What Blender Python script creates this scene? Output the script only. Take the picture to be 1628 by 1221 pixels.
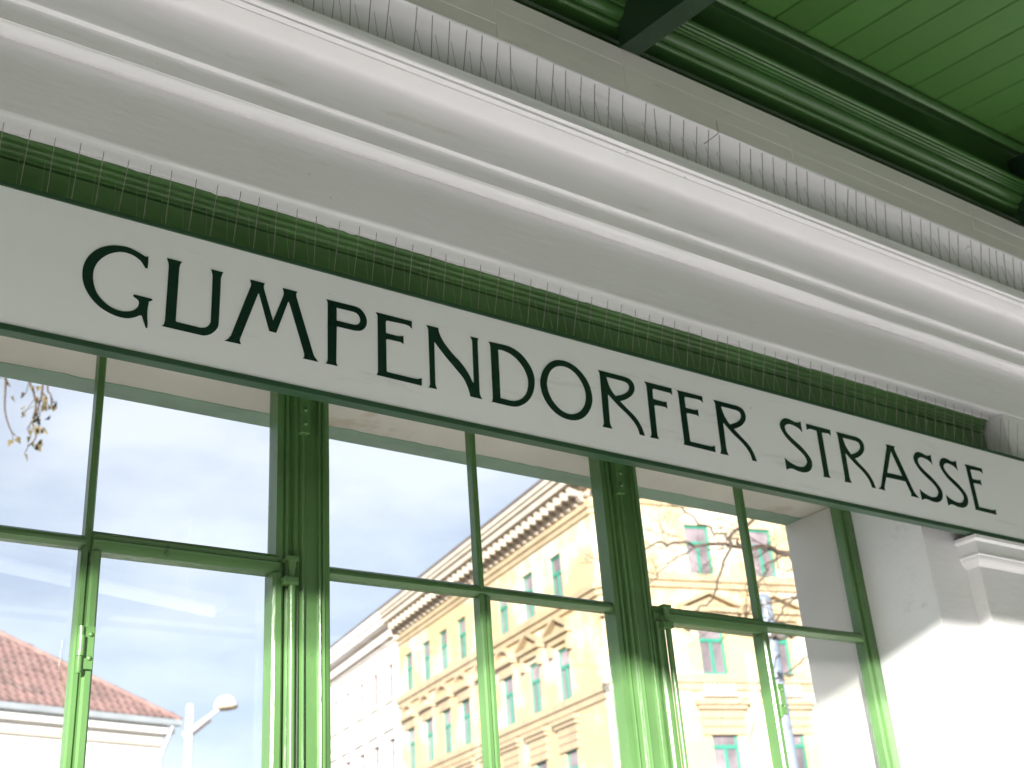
import bpy, math, random
from mathutils import Vector, Matrix, noise
R = math.radians
scene = bpy.context.scene
for o in list(bpy.data.objects): bpy.data.objects.remove(o)
random.seed(7)

# ------------------------------------------------------------------ camera (eye level is z = 0, platform floor z = -1.65)
cd = bpy.data.cameras.new('camera'); cam = bpy.data.objects.new('camera', cd)
scene.collection.objects.link(cam); scene.camera = cam
cd.sensor_width = 36.0; cd.lens = 43.2
cd.clip_start = 0.05; cd.clip_end = 3000
cd.dof.use_dof = True; cd.dof.focus_distance = 2.15; cd.dof.aperture_fstop = 7.0
cam.matrix_world = Matrix(((0.81835447, -0.19455736, -0.54078036, 0), (-0.57050545, -0.38867112, -0.72350418, 0),
                           (-0.06942264, 0.90060102, -0.42906679, 0), (0, 0, 0, 1)))

# ------------------------------------------------------------------ sky and sun
SUN_AZ = R(44)                      # from the track side (-Y), swung to the left (-X)
SUN_EL = math.atan(0.28 * math.cos(SUN_AZ))
to_sun = Vector((-math.sin(SUN_AZ) * math.cos(SUN_EL), -math.cos(SUN_AZ) * math.cos(SUN_EL), math.sin(SUN_EL)))
w = bpy.data.worlds.new("World"); scene.world = w; w.use_nodes = True
nt = w.node_tree; nt.nodes.clear()
def N(tree, t, **kw):
    n = tree.nodes.new(t)
    for k, v in kw.items(): setattr(n, k, v)
    return n
out = N(nt, 'ShaderNodeOutputWorld'); bg = N(nt, 'ShaderNodeBackground'); bg.inputs[1].default_value = 0.15
sky = N(nt, 'ShaderNodeTexSky', sky_type='NISHITA'); sky.sun_disc = False
sky.sun_elevation = SUN_EL; sky.sun_rotation = math.atan2(to_sun.x, to_sun.y)
sky.air_density = 1.0; sky.dust_density = 0.6; sky.ozone_density = 1.5
tc = N(nt, 'ShaderNodeTexCoord'); mp = N(nt, 'ShaderNodeMapping'); mp.inputs['Scale'].default_value = (1.0, 1.0, 2.6)
nz = N(nt, 'ShaderNodeTexNoise'); nz.inputs['Scale'].default_value = 2.8; nz.inputs['Detail'].default_value = 7; nz.inputs['Roughness'].default_value = 0.55
cr = N(nt, 'ShaderNodeValToRGB'); cr.color_ramp.elements[0].position = 0.30; cr.color_ramp.elements[1].position = 0.62; cr.color_ramp.elements[0].color = (0.40, 0.40, 0.40, 1); cr.color_ramp.elements[1].color = (0.97, 0.97, 0.97, 1)
mx = N(nt, 'ShaderNodeMix', data_type='RGBA'); mx.inputs['Factor'].default_value = 0.90
L = nt.links.new
L(tc.outputs['Generated'], mp.inputs[0]); L(mp.outputs[0], nz.inputs['Vector']); L(nz.outputs[0], cr.inputs[0])
cr.color_ramp.elements[0].color = (0.52, 0.58, 0.78, 1); cr.color_ramp.elements[1].color = (1.24, 1.235, 1.30, 1)
L(cr.outputs[0], mx.inputs['B']); L(sky.outputs[0], mx.inputs['A']); L(mx.outputs['Result'], bg.inputs[0]); L(bg.outputs[0], out.inputs[0])
sl = bpy.data.lights.new('sun', 'SUN'); sl.energy = 2.8; sl.angle = R(0.8); sl.color = (1.0, 0.965, 0.92)
so = bpy.data.objects.new('sun', sl); scene.collection.objects.link(so)
so.rotation_euler = to_sun.to_track_quat('Z', 'Y').to_euler()
vs = scene.view_settings; vs.view_transform = 'Standard'; vs.look = 'None'; vs.exposure = 2.42; vs.gamma = 1.0; vs.use_curve_mapping = False
scene.render.engine = 'CYCLES'
scene.cycles.max_bounces = 10; scene.cycles.diffuse_bounces = 6; scene.cycles.transparent_max_bounces = 16

# ------------------------------------------------------------------ materials
MATS = {}
def material(name, col, rough=0.5, metal=0.0, var=0.06, vscale=3.0, bump=0.0, bscale=40.0, bstretch=(1, 1, 1), dirt=None, spec=0.5, streak=None, bdist=0.002):
    m = bpy.data.materials.new(name); m.use_nodes = True; t = m.node_tree; p = t.nodes['Principled BSDF']
    p.inputs['Roughness'].default_value = rough; p.inputs['Metallic'].default_value = metal; p.inputs['Specular IOR Level'].default_value = spec
    co = N(t, 'ShaderNodeTexCoord')
    n1 = N(t, 'ShaderNodeTexNoise'); n1.inputs['Scale'].default_value = vscale; n1.inputs['Detail'].default_value = 6
    t.links.new(co.outputs['Object'], n1.inputs['Vector'])
    r = N(t, 'ShaderNodeValToRGB'); r.color_ramp.elements[0].position = 0.3; r.color_ramp.elements[1].position = 0.7
    r.color_ramp.elements[0].color = (*[c * (1 - var) for c in col], 1); r.color_ramp.elements[1].color = (*[min(1, c * (1 + var)) for c in col], 1)
    t.links.new(n1.outputs[0], r.inputs[0]); last = r.outputs[0]
    for dd in (dirt or []):           # (colour, scale, lo, hi, stretch)
        dc, ds, lo, hi, st = dd
        mp2 = N(t, 'ShaderNodeMapping'); mp2.inputs['Scale'].default_value = st
        t.links.new(co.outputs['Object'], mp2.inputs[0])
        n2 = N(t, 'ShaderNodeTexNoise'); n2.inputs['Scale'].default_value = ds; n2.inputs['Detail'].default_value = 8; n2.inputs['Roughness'].default_value = 0.65
        t.links.new(mp2.outputs[0], n2.inputs['Vector'])
        r2 = N(t, 'ShaderNodeValToRGB'); r2.color_ramp.elements[0].position = lo; r2.color_ramp.elements[1].position = hi
        t.links.new(n2.outputs[0], r2.inputs[0])
        mm = N(t, 'ShaderNodeMix', data_type='RGBA'); mm.inputs['B'].default_value = (*dc, 1)
        t.links.new(r2.outputs[0], mm.inputs['Factor']); t.links.new(last, mm.inputs['A']); last = mm.outputs['Result']
    t.links.new(last, p.inputs['Base Color'])
    if bump:
        mp3 = N(t, 'ShaderNodeMapping'); mp3.inputs['Scale'].default_value = bstretch
        t.links.new(co.outputs['Object'], mp3.inputs[0])
        n3 = N(t, 'ShaderNodeTexNoise'); n3.inputs['Scale'].default_value = bscale; n3.inputs['Detail'].default_value = 6; n3.inputs['Roughness'].default_value = 0.6
        t.links.new(mp3.outputs[0], n3.inputs['Vector'])
        b = N(t, 'ShaderNodeBump'); b.inputs['Strength'].default_value = bump; b.inputs['Distance'].default_value = bdist
        t.links.new(n3.outputs[0], b.inputs['Height']); t.links.new(b.outputs[0], p.inputs['Normal'])
    MATS[name] = m
    return m
WHITE = material('white_plaster_paint', (0.82, 0.815, 0.815), 0.32, var=0.03, vscale=2.2, bump=0.5, bscale=26, bstretch=(0.5, 2.2, 2.2), dirt=[((0.60, 0.57, 0.52), 5, 0.60, 0.80, (0.35, 2.5, 2.5)), ((0.50, 0.49, 0.46), 24, 0.70, 0.75, (0.8, 1.2, 1.2))])
BEIGE = material('beige_paint', (0.70, 0.685, 0.62), 0.45, var=0.03, vscale=3, bump=0.35, bscale=20, bstretch=(0.3, 2, 2), dirt=[((0.45, 0.42, 0.36), 9, 0.66, 0.80, (0.5, 2, 2))])
OUTER = material('weathered_lintel_plaster', (0.80, 0.74, 0.64), 0.7, var=0.06, vscale=6, bump=0.5, bscale=30, dirt=[((0.55, 0.42, 0.27), 3.2, 0.60, 0.74, (1, 1, 1)), ((0.12, 0.11, 0.09), 30, 0.73, 0.77, (1, 2, 1))])
REVEAL = material('outer_reveal_render', (0.66, 0.63, 0.57), 0.7, var=0.06, vscale=5, bump=0.4, bscale=30)
PALEG = material('faded_green_coat', (0.30, 0.43, 0.31), 0.6, var=0.16, vscale=9, bump=0.5, bscale=30, bstretch=(0.3, 3, 3), dirt=[((0.36, 0.44, 0.36), 8, 0.5, 0.75, (0.5, 3, 3))])
GREEN = material('green_gloss_paint', (0.085, 0.180, 0.058), 0.27, var=0.14, vscale=5, bump=0.40, bscale=38, bstretch=(1.6, 1.6, 0.35), bdist=0.0025, dirt=[((0.045, 0.085, 0.03), 30, 0.66, 0.74, (1, 1, 0.4))])
BEAMG = material('green_beam_paint', (0.080, 0.180, 0.052), 0.36, var=0.22, vscale=5, bump=0.6, bscale=30, bstretch=(0.25, 2.4, 2.4), dirt=[((0.085, 0.185, 0.068), 6, 0.5, 0.72, (0.25, 3, 4))])
ROOFG = material('green_canopy_paint', (0.047, 0.128, 0.026), 0.38, var=0.10, vscale=1.6, bump=0.25, bscale=24, bstretch=(2, 0.4, 1), dirt=[((0.035, 0.09, 0.022), 7, 0.70, 0.80, (1, 1, 1))])
MOULDG = material('green_moulding_paint', (0.038, 0.105, 0.024), 0.34, var=0.14, vscale=3, bump=0.4, bscale=22, bstretch=(0.2, 2.4, 2.4))
ENAMEL = material('white_enamel', (0.88, 0.89, 0.885), 0.22, var=0.02, vscale=1.5, bump=0.05, bscale=7, dirt=[((0.10, 0.12, 0.09), 26, 0.705, 0.735, (1, 1, 0.55)), ((0.58, 0.59, 0.55), 9, 0.58, 0.80, (0.25, 1, 2.2))])
LETTER = material('dark_green_letter_enamel', (0.006, 0.026, 0.018), 0.22, var=0.1)
FRAMEG = material('dark_green_frame_paint', (0.030, 0.075, 0.038), 0.32, var=0.12, vscale=8, bump=0.3, bscale=40)
STEEL = material('dull_steel_wire', (0.36, 0.35, 0.32), 0.38, metal=0.8, var=0.1, vscale=20)
CLEAR = material('clear_polycarbonate_base', (0.28, 0.30, 0.27), 0.3, var=0.1)
YELLOW = material('ochre_facade', (0.47, 0.355, 0.20), 0.85, var=0.07, vscale=0.5, bump=0.3, bscale=4, bdist=0.02, dirt=[((0.56, 0.50, 0.41), 0.42, 0.47, 0.60, (1, 1, 1)), ((0.36, 0.24, 0.11), 0.8, 0.62, 0.80, (1, 1, 0.6))])
STONE = material('sandstone_trim', (0.40, 0.305, 0.19), 0.85, var=0.14, vscale=1.2, bump=0.4, bscale=6, bdist=0.02)
PALEST = material('pale_cornice_stone', (0.48, 0.42, 0.35), 0.85, var=0.1, vscale=1.0)
WHITEF = material('pale_stucco_facade', (0.74, 0.71, 0.67), 0.85, var=0.04, vscale=0.6)
WHITET = material('pale_stucco_trim', (0.60, 0.55, 0.50), 0.85, var=0.06, vscale=0.6)
TEAL = material('teal_window_paint', (0.03, 0.24, 0.165), 0.4, var=0.08)
MAUVE = material('mauve_window_paint', (0.36, 0.22, 0.22), 0.5, var=0.08)
PANED = material('curtained_glass', (0.20, 0.165, 0.18), 0.15, var=0.35, vscale=1.3)
ROOFT = material('red_clay_tile', (0.235, 0.135, 0.115), 0.8, var=0.3, vscale=2.2, dirt=[((0.20, 0.15, 0.13), 1.2, 0.55, 0.75, (1, 1, 1))])
ROOFD = material('dark_sheet_roof', (0.11, 0.085, 0.08), 0.6, var=0.2, vscale=1)
ZINC = material('zinc_sheet', (0.42, 0.45, 0.47), 0.45, metal=0.4, var=0.1, vscale=2)
HOUSEW = material('white_house_render', (0.78, 0.76, 0.73), 0.85, var=0.03, vscale=0.5)
LAMPW = material('white_lamp_paint', (0.62, 0.62, 0.61), 0.35, var=0.03)
POLEG = material('grey_pole_paint', (0.20, 0.235, 0.29), 0.4, var=0.06)
BARK = material('grey_brown_bark', (0.085, 0.062, 0.048), 0.9, var=0.25, vscale=6, bump=0.5, bscale=20)
RAFT = material('dark_green_steel_paint', (0.012, 0.034, 0.014), 0.4, var=0.15, vscale=4, bump=0.3, bscale=20)
LEAF = material('autumn_leaf', (0.10, 0.075, 0.028), 0.6, var=0.5, vscale=9)
CONC = material('platform_concrete', (0.77, 0.75, 0.76), 0.85, var=0.1, vscale=1.5, bump=0.3, bscale=30)
GRAVEL = material('track_ballast', (0.12, 0.118, 0.115), 0.95, var=0.3, vscale=9, bump=0.8, bscale=12, bdist=0.05)
ASPH = material('street_asphalt', (0.19, 0.185, 0.18), 0.9, var=0.2, vscale=1)
CABLE = material('lamp_housing_paint', (0.62, 0.62, 0.60), 0.4, var=0.03)
def vary_per_object(m, amount):
    t = m.node_tree; p = t.nodes['Principled BSDF']; src = p.inputs['Base Color'].links[0].from_socket
    oi = N(t, 'ShaderNodeObjectInfo'); mr = N(t, 'ShaderNodeMapRange'); mr.inputs['To Min'].default_value = 1 - amount; mr.inputs['To Max'].default_value = 1 + amount
    h = N(t, 'ShaderNodeHueSaturation'); t.links.new(oi.outputs['Random'], mr.inputs['Value']); t.links.new(mr.outputs[0], h.inputs['Value'])
    t.links.new(src, h.inputs['Color']); t.links.new(h.outputs[0], p.inputs['Base Color'])
vary_per_object(ROOFG, 0.13); vary_per_object(PANED, 0.35)
def glass_material():
    m = bpy.data.materials.new('window_glass'); m.use_nodes = True; t = m.node_tree; t.nodes.clear()
    o = N(t, 'ShaderNodeOutputMaterial'); tr = N(t, 'ShaderNodeBsdfTransparent'); tr.inputs[0].default_value = (0.975, 0.985, 0.98, 1)
    gl = N(t, 'ShaderNodeBsdfGlossy'); gl.inputs['Roughness'].default_value = 0.0
    g = N(t, 'ShaderNodeNewGeometry'); d = N(t, 'ShaderNodeVectorMath', operation='DOT_PRODUCT')
    t.links.new(g.outputs['Incoming'], d.inputs[0]); t.links.new(g.outputs['Normal'], d.inputs[1])
    a = N(t, 'ShaderNodeMath', operation='ABSOLUTE'); t.links.new(d.outputs['Value'], a.inputs[0])
    s = N(t, 'ShaderNodeMath', operation='SUBTRACT'); s.inputs[0].default_value = 1; t.links.new(a.outputs[0], s.inputs[1])
    p = N(t, 'ShaderNodeMath', operation='POWER'); p.inputs[1].default_value = 5; t.links.new(s.outputs[0], p.inputs[0])
    ma = N(t, 'ShaderNodeMath', operation='MULTIPLY_ADD'); ma.inputs[1].default_value = 0.96; ma.inputs[2].default_value = 0.04; t.links.new(p.outputs[0], ma.inputs[0])
    mxs = N(t, 'ShaderNodeMixShader'); t.links.new(ma.outputs[0], mxs.inputs[0]); t.links.new(tr.outputs[0], mxs.inputs[1]); t.links.new(gl.outputs[0], mxs.inputs[2])
    t.links.new(mxs.outputs[0], o.inputs[0]); return m
GLASS = glass_material()
def emit_material():
    m = bpy.data.materials.new('lit_tube'); m.use_nodes = True; t = m.node_tree; p = t.nodes['Principled BSDF']
    p.inputs['Base Color'].default_value = (0.8, 0.8, 0.8, 1); p.inputs['Emission Color'].default_value = (1, 0.97, 0.92, 1); p.inputs['Emission Strength'].default_value = 0.35
    return m
TUBE = emit_material()

# ------------------------------------------------------------------ mesh helpers
class MB:
    def __init__(s): s.v = []; s.f = []
    def add(s, vs, fs):
        b = len(s.v); s.v += [tuple(v) for v in vs]; s.f += [tuple(i + b for i in f) for f in fs]; return s
    def box(s, x0, x1, y0, y1, z0, z1):
        return s.add([(x0, y0, z0), (x1, y0, z0), (x1, y1, z0), (x0, y1, z0), (x0, y0, z1), (x1, y0, z1), (x1, y1, z1), (x0, y1, z1)],
                     [(0, 3, 2, 1), (4, 5, 6, 7), (0, 1, 5, 4), (1, 2, 6, 5), (2, 3, 7, 6), (3, 0, 4, 7)])
    def bar(s, P, d, n, t0, t1, o0, o1, z0, z1):
        """box in a facade frame: t along d, o outward along n, z up"""
        pts = []
        for z in (z0, z1):
            for t, o in ((t0, o0), (t1, o0), (t1, o1), (t0, o1)): pts.append((P[0] + d[0] * t + n[0] * o, P[1] + d[1] * t + n[1] * o, z))
        return s.add(pts, [(0, 1, 2, 3), (7, 6, 5, 4), (4, 5, 1, 0), (5, 6, 2, 1), (6, 7, 3, 2), (7, 4, 0, 3)])
    def prism(s, ring, axis, a, b, nseg=1, wob=0.0, freq=1.3, seed=0, front=None):
        """closed ring of 2-D points swept along x (ring = (y, z)), y (ring = (x, z)) or z (ring = (x, y))"""
        n = len(ring); vs = []
        for k in range(nseg + 1):
            u = a + (b - a) * k / nseg
            for i, (p, q) in enumerate(ring):
                if wob and (front is None or i in front):
                    p += wob * noise.noise(Vector((u * freq, i * 0.35 + seed, 0.3))); q += wob * noise.noise(Vector((u * freq, i * 0.35 + seed, 7.7)))
                vs.append((u, p, q) if axis == 'x' else (p, u, q) if axis == 'y' else (p, q, u))
        fs = []
        for k in range(nseg):
            for i in range(n):
                j = (i + 1) % n; fs.append((k * n + i, k * n + j, (k + 1) * n + j, (k + 1) * n + i))
        fs += [tuple(range(n))[::-1], tuple(range(nseg * n, nseg * n + n))]
        return s.add(vs, fs)
    def tube(s, pts, rad, n=8, cap=True):
        pts = [Vector(p) for p in pts]; rs = rad if isinstance(rad, (list, tuple)) else [rad] * len(pts); vs = []; ref = None
        for i, p in enumerate(pts):
            d = (pts[min(i + 1, len(pts) - 1)] - pts[max(i - 1, 0)]).normalized()
            if ref is None: ref = Vector((0, 0, 1)) if abs(d.z) < 0.9 else Vector((1, 0, 0))
            a = d.cross(ref).normalized(); b = d.cross(a); ref = -b if b.length else ref
            ref = (a.cross(d)).normalized()
            for k in range(n):
                g = 2 * math.pi * k / n; vs.append(p + (a * math.cos(g) + b * math.sin(g)) * rs[i])
        fs = [(i * n + k, i * n + (k + 1) % n, (i + 1) * n + (k + 1) % n, (i + 1) * n + k) for i in range(len(pts) - 1) for k in range(n)]
        if cap: fs += [tuple(range(n))[::-1], tuple(range((len(pts) - 1) * n, len(pts) * n))]
        return s.add(vs, fs)
    def dome(s, c, r, ax, n=16, m=6, full=False):
        c = Vector(c); ax = Vector(ax).normalized(); a = ax.orthogonal().normalized(); b = ax.cross(a); vs = []; mm = m
        for i in range(mm):
            t = (math.pi / 2) * i / mm if not full else -math.pi / 2 + math.pi * (i + 0.5) / mm
            for k in range(n):
                g = 2 * math.pi * k / n; vs.append(c + (a * math.cos(g) + b * math.sin(g)) * r * math.cos(t) + ax * r * math.sin(t))
        vs.append(c + ax * r); fs = [(i * n + k, i * n + (k + 1) % n, (i + 1) * n + (k + 1) % n, (i + 1) * n + k) for i in range(mm - 1) for k in range(n)]
        fs += [((mm - 1) * n + k, (mm - 1) * n + (k + 1) % n, mm * n) for k in range(n)]; fs.append(tuple(range(n))[::-1])
        return s.add(vs, fs)
    def mesh(s, name, mat, smooth=None, bevel=0):
        me = bpy.data.meshes.new(name); me.from_pydata(s.v, [], s.f); me.validate(); me.materials.append(mat)
        import bmesh
        bm = bmesh.new(); bm.from_mesh(me); bmesh.ops.recalc_face_normals(bm, faces=bm.faces[:])
        if bevel:
            bmesh.ops.bevel(bm, geom=[e for e in bm.edges if len(e.link_faces) == 2 and e.calc_face_angle(0) > 0.6], offset=bevel, segments=2, affect='EDGES', profile=0.6)
        bm.to_mesh(me); bm.free()
        if smooth:
            me.shade_smooth(); me.set_sharp_from_angle(angle=R(smooth))
        return me
    def build(s, name, mat, parent=None, smooth=None, bevel=0):
        return link(name, s.mesh(name, mat, smooth, bevel), parent)
def link(name, me, parent=None):
    o = bpy.data.objects.new(name, me); scene.collection.objects.link(o)
    if parent is not None:
        o.parent = parent; o.matrix_parent_inverse = WORLD_INV(parent)
    return o
def WORLD_INV(p):
    return Matrix.Translation(-p.location) if p.parent is None else Matrix.Identity(4)
def tag(o, label=None, cat=None, group=None, kind=None):
    for k, v in (('label', label), ('category', cat), ('group', group), ('kind', kind)):
        if v: o[k] = v
    return o
def thing(name, label, cat, loc=(0, 0, 0), group=None):
    o = bpy.data.objects.new(name, None); scene.collection.objects.link(o); o.location = loc; o.empty_display_size = 0.1
    return tag(o, label, cat, group)

# ------------------------------------------------------------------ setting: grounds
tag(MB().box(-60, 80, -1.4, 2.31, -1.95, -1.65).build('platform_floor', CONC), kind='structure')
tag(MB().box(-60, 80, -14, -1.41, -2.9, -2.6).build('track_bed', GRAVEL), kind='structure')
tag(MB().box(-1500, 1500, -1500, 1500, -7.6, -7.0).build('street_ground', ASPH), kind='structure')
tag(MB().box(-60, 80, -14, 2.31, -6.99, -2.91).build('viaduct_base', CONC), kind='structure')

# added terrace behind the viewer, out of view, blocks the low strip of sky
ter = thing('low_sky_blocker', 'added terrace out of view behind the viewer, blocking low sky light', 'building', (5, -46, -7))
MB().box(-110, 130, -58, -46, -7, 6.0).build('wall', STONE, ter)
MB().prism([(-58.4, 6.01), (-45.6, 6.01), (-52, 8.6)], 'x', -110.3, 130.3).build('roof', ROOFD, ter)

# ------------------------------------------------------------------ station wall with cornice, piers and pilasters
XL, XR, YF, YO = 0.159, 2.685, 1.86, 2.305
NL, NR = -0.364, 3.208
wall = thing('station_wall', 'white plastered station wall with long moulded cornice running above the window', 'wall', (XR, YF, -1.65))
def ring_xz(pts): return pts
pier = MB().prism([(XR, -1.65), (16, -1.65), (16, 1.395), (NR, 1.395), (NR, 1.117), (XR, 1.117)], 'y', YF, YO)
pier.build('pier', WHITE, wall)
MB().prism([(XL, -1.65), (XL, 1.117), (NL, 1.117), (NL, 1.395), (-16, 1.395), (-16, -1.65)], 'y', YF, YO).build('pier', WHITE, wall)
def arc(c, r0, a0, a1, n): return [(c[0] + r0[0] * math.cos(R(a0 + (a1 - a0) * k / n)), c[1] + r0[1] * math.sin(R(a0 + (a1 - a0) * k / n))) for k in range(n + 1)]
prof = [(2.305, 1.3965), (1.902, 1.3965), (1.870, 1.3962), (1.8635, 1.3975), (1.8605, 1.4015), (1.860, 1.407), (1.860, 1.480), (1.860, 1.5560),
        (1.8620, 1.5572), (1.8615, 1.5605), (1.8575, 1.5595), (1.8550, 1.5578), (1.8470, 1.5582), (1.8380, 1.5600), (1.8310, 1.5630), (1.8270, 1.5668), (1.8262, 1.5685), (1.825, 1.5688), (1.8250, 1.590), (1.825, 1.6085),
        (1.8235, 1.6125), (1.820, 1.6128), (1.815, 1.6128), (1.8125, 1.6145), (1.812, 1.618)]
prof += [(1.8125, 1.640), (1.8130, 1.680), (1.8135, 1.712), (1.8125, 1.721), (1.8090, 1.7280), (1.8025, 1.7318), (1.793, 1.7325), (1.779, 1.7310), (1.7655, 1.7295), (1.7535, 1.7262)]
prof += [(1.7520, 1.7265), (1.7530, 1.7300), (1.7500, 1.7320), (1.7440, 1.7315), (1.7405, 1.7330), (1.7400, 1.7360), (1.7410, 1.7385), (1.7390, 1.7402), (1.7350, 1.7402), (1.7325, 1.7420), (1.7320, 1.7450)]
prof += [(1.732, 1.7600), (1.732, 1.7705), (1.735, 1.7725), (1.790, 1.7735)]
prof += [(1.806, 1.790), (1.806, 1.825), (1.801, 1.858), (1.789, 1.884), (1.771, 1.900), (1.750, 1.907), (1.7415, 1.9085)]
prof += [(1.7400, 1.911), (1.740, 1.915)]
cor = MB().prism(prof + [(2.305, 1.915)], 'x', -16, 16, nseg=640, wob=0.0016, freq=2.1, front=range(2, len(prof) - 1))
cor.build('cornice', WHITE, wall, smooth=38)
bp = [(2.305, 1.9155), (1.7405, 1.9155), (1.7405, 1.957), (1.7402, 1.9574), (1.7403, 2.0015), (1.7400, 2.0019), (1.740, 2.0535), (2.305, 2.0535)]
cuts = [-16, -3.2, -.9, .46, 1.335, 1.72, 2.31, 3.12, 4.4, 7.0, 16]
for a, b in zip(cuts, cuts[1:]):
    MB().prism(bp, 'x', a + .0005, b - .0005, nseg=max(6, int((b - a) * 14)), wob=0.0014, freq=1.7, seed=a, front=range(2, 7)).build('fascia_board', BEIGE, wall)
# ragged paint lip where the white soffit meets the green beam
lip = MB(); n = 900; vs_, fs_ = [], []
for k in range(n + 1):
    x = NL + 0.004 + (NR - NL - 0.008) * k / n
    j = 0.0035 * noise.noise(Vector((x * 9, 0, 0))) + 0.003 * max(0, noise.noise(Vector((x * 38, 3, 0)))) + 0.010 * max(0, noise.noise(Vector((x * 14, 9, 0))) - 0.45)
    vs_ += [(x, 1.9035, 1.3963), (x, 1.9035, 1.3925 - abs(j)), (x, 1.9060, 1.3925 - abs(j)), (x, 1.9060, 1.3963)]
for k in range(n):
    for i in range(4): fs_.append((4 * k + i, 4 * k + (i + 1) % 4, 4 * k + 4 + (i + 1) % 4, 4 * k + 4 + i))
lip.add(vs_, fs_).build('paint_edge', WHITE, wall)
# outer lintel, its faded green outer strip
MB().box(NL, NR, 2.100, YO, 1.118, 1.396).build('lintel', OUTER, wall)
st = MB(); vs_, fs_ = [], []; n = 400
for k in range(n + 1):
    x = XL + 0.003 + (XR - XL - 0.006) * k / n
    j = 0.006 * noise.noise(Vector((x * 6, 1, 0))) + 0.004 * noise.noise(Vector((x * 30, 4, 0)))
    vs_ += [(x, 2.246 + j, 1.1155), (x, YO + 0.003, 1.1155), (x, YO + 0.003, 1.1185), (x, 2.246 + j, 1.1185)]
for k in range(n):
    for i in range(4): fs_.append((4 * k + i, 4 * k + (i + 1) % 4, 4 * k + 4 + (i + 1) % 4, 4 * k + 4 + i))
fs_ += [(0, 1, 2, 3), (4 * n, 4 * n + 1, 4 * n + 2, 4 * n + 3)]
st.add(vs_, fs_).build('lintel_strip', PALEG, wall)
# thin render skin on the outer reveal
MB().box(XR - 0.004, XR + 0.01, 2.100, YO + 0.004, -1.2, 1.1150).build('outer_reveal', REVEAL, wall)
# pilasters with capitals
def pilaster(x0, x1):
    p = MB().box(x0, x1, 1.82, YF + 0.01, -1.65, 0.872).build('pilaster', WHITE, wall, bevel=0.003)
    c = MB()
    steps = [(0.000, 0.868), (0.004, 0.874), (0.012, 0.880), (0.017, 0.888), (0.018, 0.893), (0.0215, 0.8945), (0.0215, 0.899), (0.019, 0.9005), (0.019, 0.931), (0.0225, 0.9335), (0.0265, 0.937), (0.0265, 0.9465)]
    vs_ = []
    for o, z in steps: vs_ += [(x0 - o, YF + 0.008, z), (x0 - o, 1.82 - o, z), (x1 + o, 1.82 - o, z), (x1 + o, YF + 0.008, z)]
    fs_ = [(4 * k + i, 4 * k + (i + 1) % 4, 4 * k + 4 + (i + 1) % 4, 4 * k + 4 + i) for k in range(len(steps) - 1) for i in range(4)]
    m = 4 * (len(steps) - 1); fs_ += [(0, 1, 2, 3), (m, m + 1, m + 2, m + 3)]
    c.add(vs_, fs_).build('capital', WHITE, p, smooth=40)
pilaster(2.842, 3.205); pilaster(-0.361, 0.002)
# green moulded beam in the recess over the window
gb = [(1.905, 1.396), (1.905, 1.3865), (1.908, 1.3850), (1.9125, 1.3840), (1.9115, 1.3765), (1.914, 1.3750), (1.9185, 1.3740), (1.9175, 1.3665), (1.920, 1.3650), (1.9245, 1.3640), (1.9240, 1.3580), (1.934, 1.3570), (1.934, 1.3530), (1.9275, 1.3520), (1.927, 1.25), (1.927, 1.118), (2.098, 1.118), (2.098, 1.396)]
beam = MB().prism(gb, 'x', NL + 0.012, NR - 0.014, nseg=120, wob=0.0012, freq=3, front=range(1, 15)).build('window_head_beam', BEAMG)
tag(beam, 'dark green moulded beam in the wall recess just above the station name sign', 'beam')

# ------------------------------------------------------------------ window
win = thing('station_window', 'tall green framed station window with hinged lower panes below the name sign', 'window', (1.42, 2.07, -0.8))
ZB, ZT = -0.80, 1.117
def mullion(xc):
    h = 0.0565
    # front (towards the platform) moulded profile, left to right, y smaller is nearer
    p = [(-h, 2.098), (-h, 2.060), (-h + .013, 2.059), (-h + .0145, 2.063), (-h + .017, 2.063), (-h + .019, 2.057), (-h + .0225, 2.0555), (-h + .026, 2.058), (-h + .029, 2.062), (-h + .033, 2.0625),
         (-h + .036, 2.055), (-h + .040, 2.0525), (-h + .0425, 2.0545), (-h + .0465, 2.056), (-h + .049, 2.050), (-h + .0525, 2.0485), (-h + .055, 2.0505), (-h + .0565, 2.058),
         (-h + .084, 2.058), (-h + .0855, 2.051), (-h + .088, 2.0495), (-h + .090, 2.0515), (-h + .0915, 2.056), (-h + .0935, 2.056), (-h + .0955, 2.052), (-h + .098, 2.0515), (-h + .100, 2.055), (-h + .1085, 2.057), (h, 2.060), (h, 2.098)]
    return MB().prism([(xc + a, b) for a, b in p], 'z', ZB, ZT, nseg=60, wob=0.0006, freq=6, seed=xc * 9).build('mullion', GREEN, win, smooth=35)
mul = [mullion(1.010), mullion(1.8355)]
MB().prism([(2.684, 2.098), (2.632, 2.098), (2.632, 2.072), (2.641, 2.070), (2.643, 2.075), (2.648, 2.075), (2.651, 2.067), (2.656, 2.066), (2.659, 2.070), (2.670, 2.069), (2.684, 2.071)], 'z', ZB, ZT, nseg=50, wob=0.0006, freq=6).build('jamb', GREEN, win, smooth=35)
MB().prism([(0.160, 2.098), (0.160, 2.071), (0.185, 2.069), (0.212, 2.072), (0.212, 2.098)], 'z', ZB, ZT).build('jamb', GREEN, win, smooth=35)
MB().box(XL + .001, XR - .001, 2.03, 2.16, ZB - 0.05, ZB).build('sill', GREEN, win, bevel=0.004)
MB().box(XL + .001, XR - .001, YF + .02, YO - .02, -1.65, ZB - 0.052).build('apron_wall', WHITE, win)
bays = [(0.212, 0.9535, 0.605), (1.0665, 1.7790, 1.426), (1.8920, 2.632, 2.255)]
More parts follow.
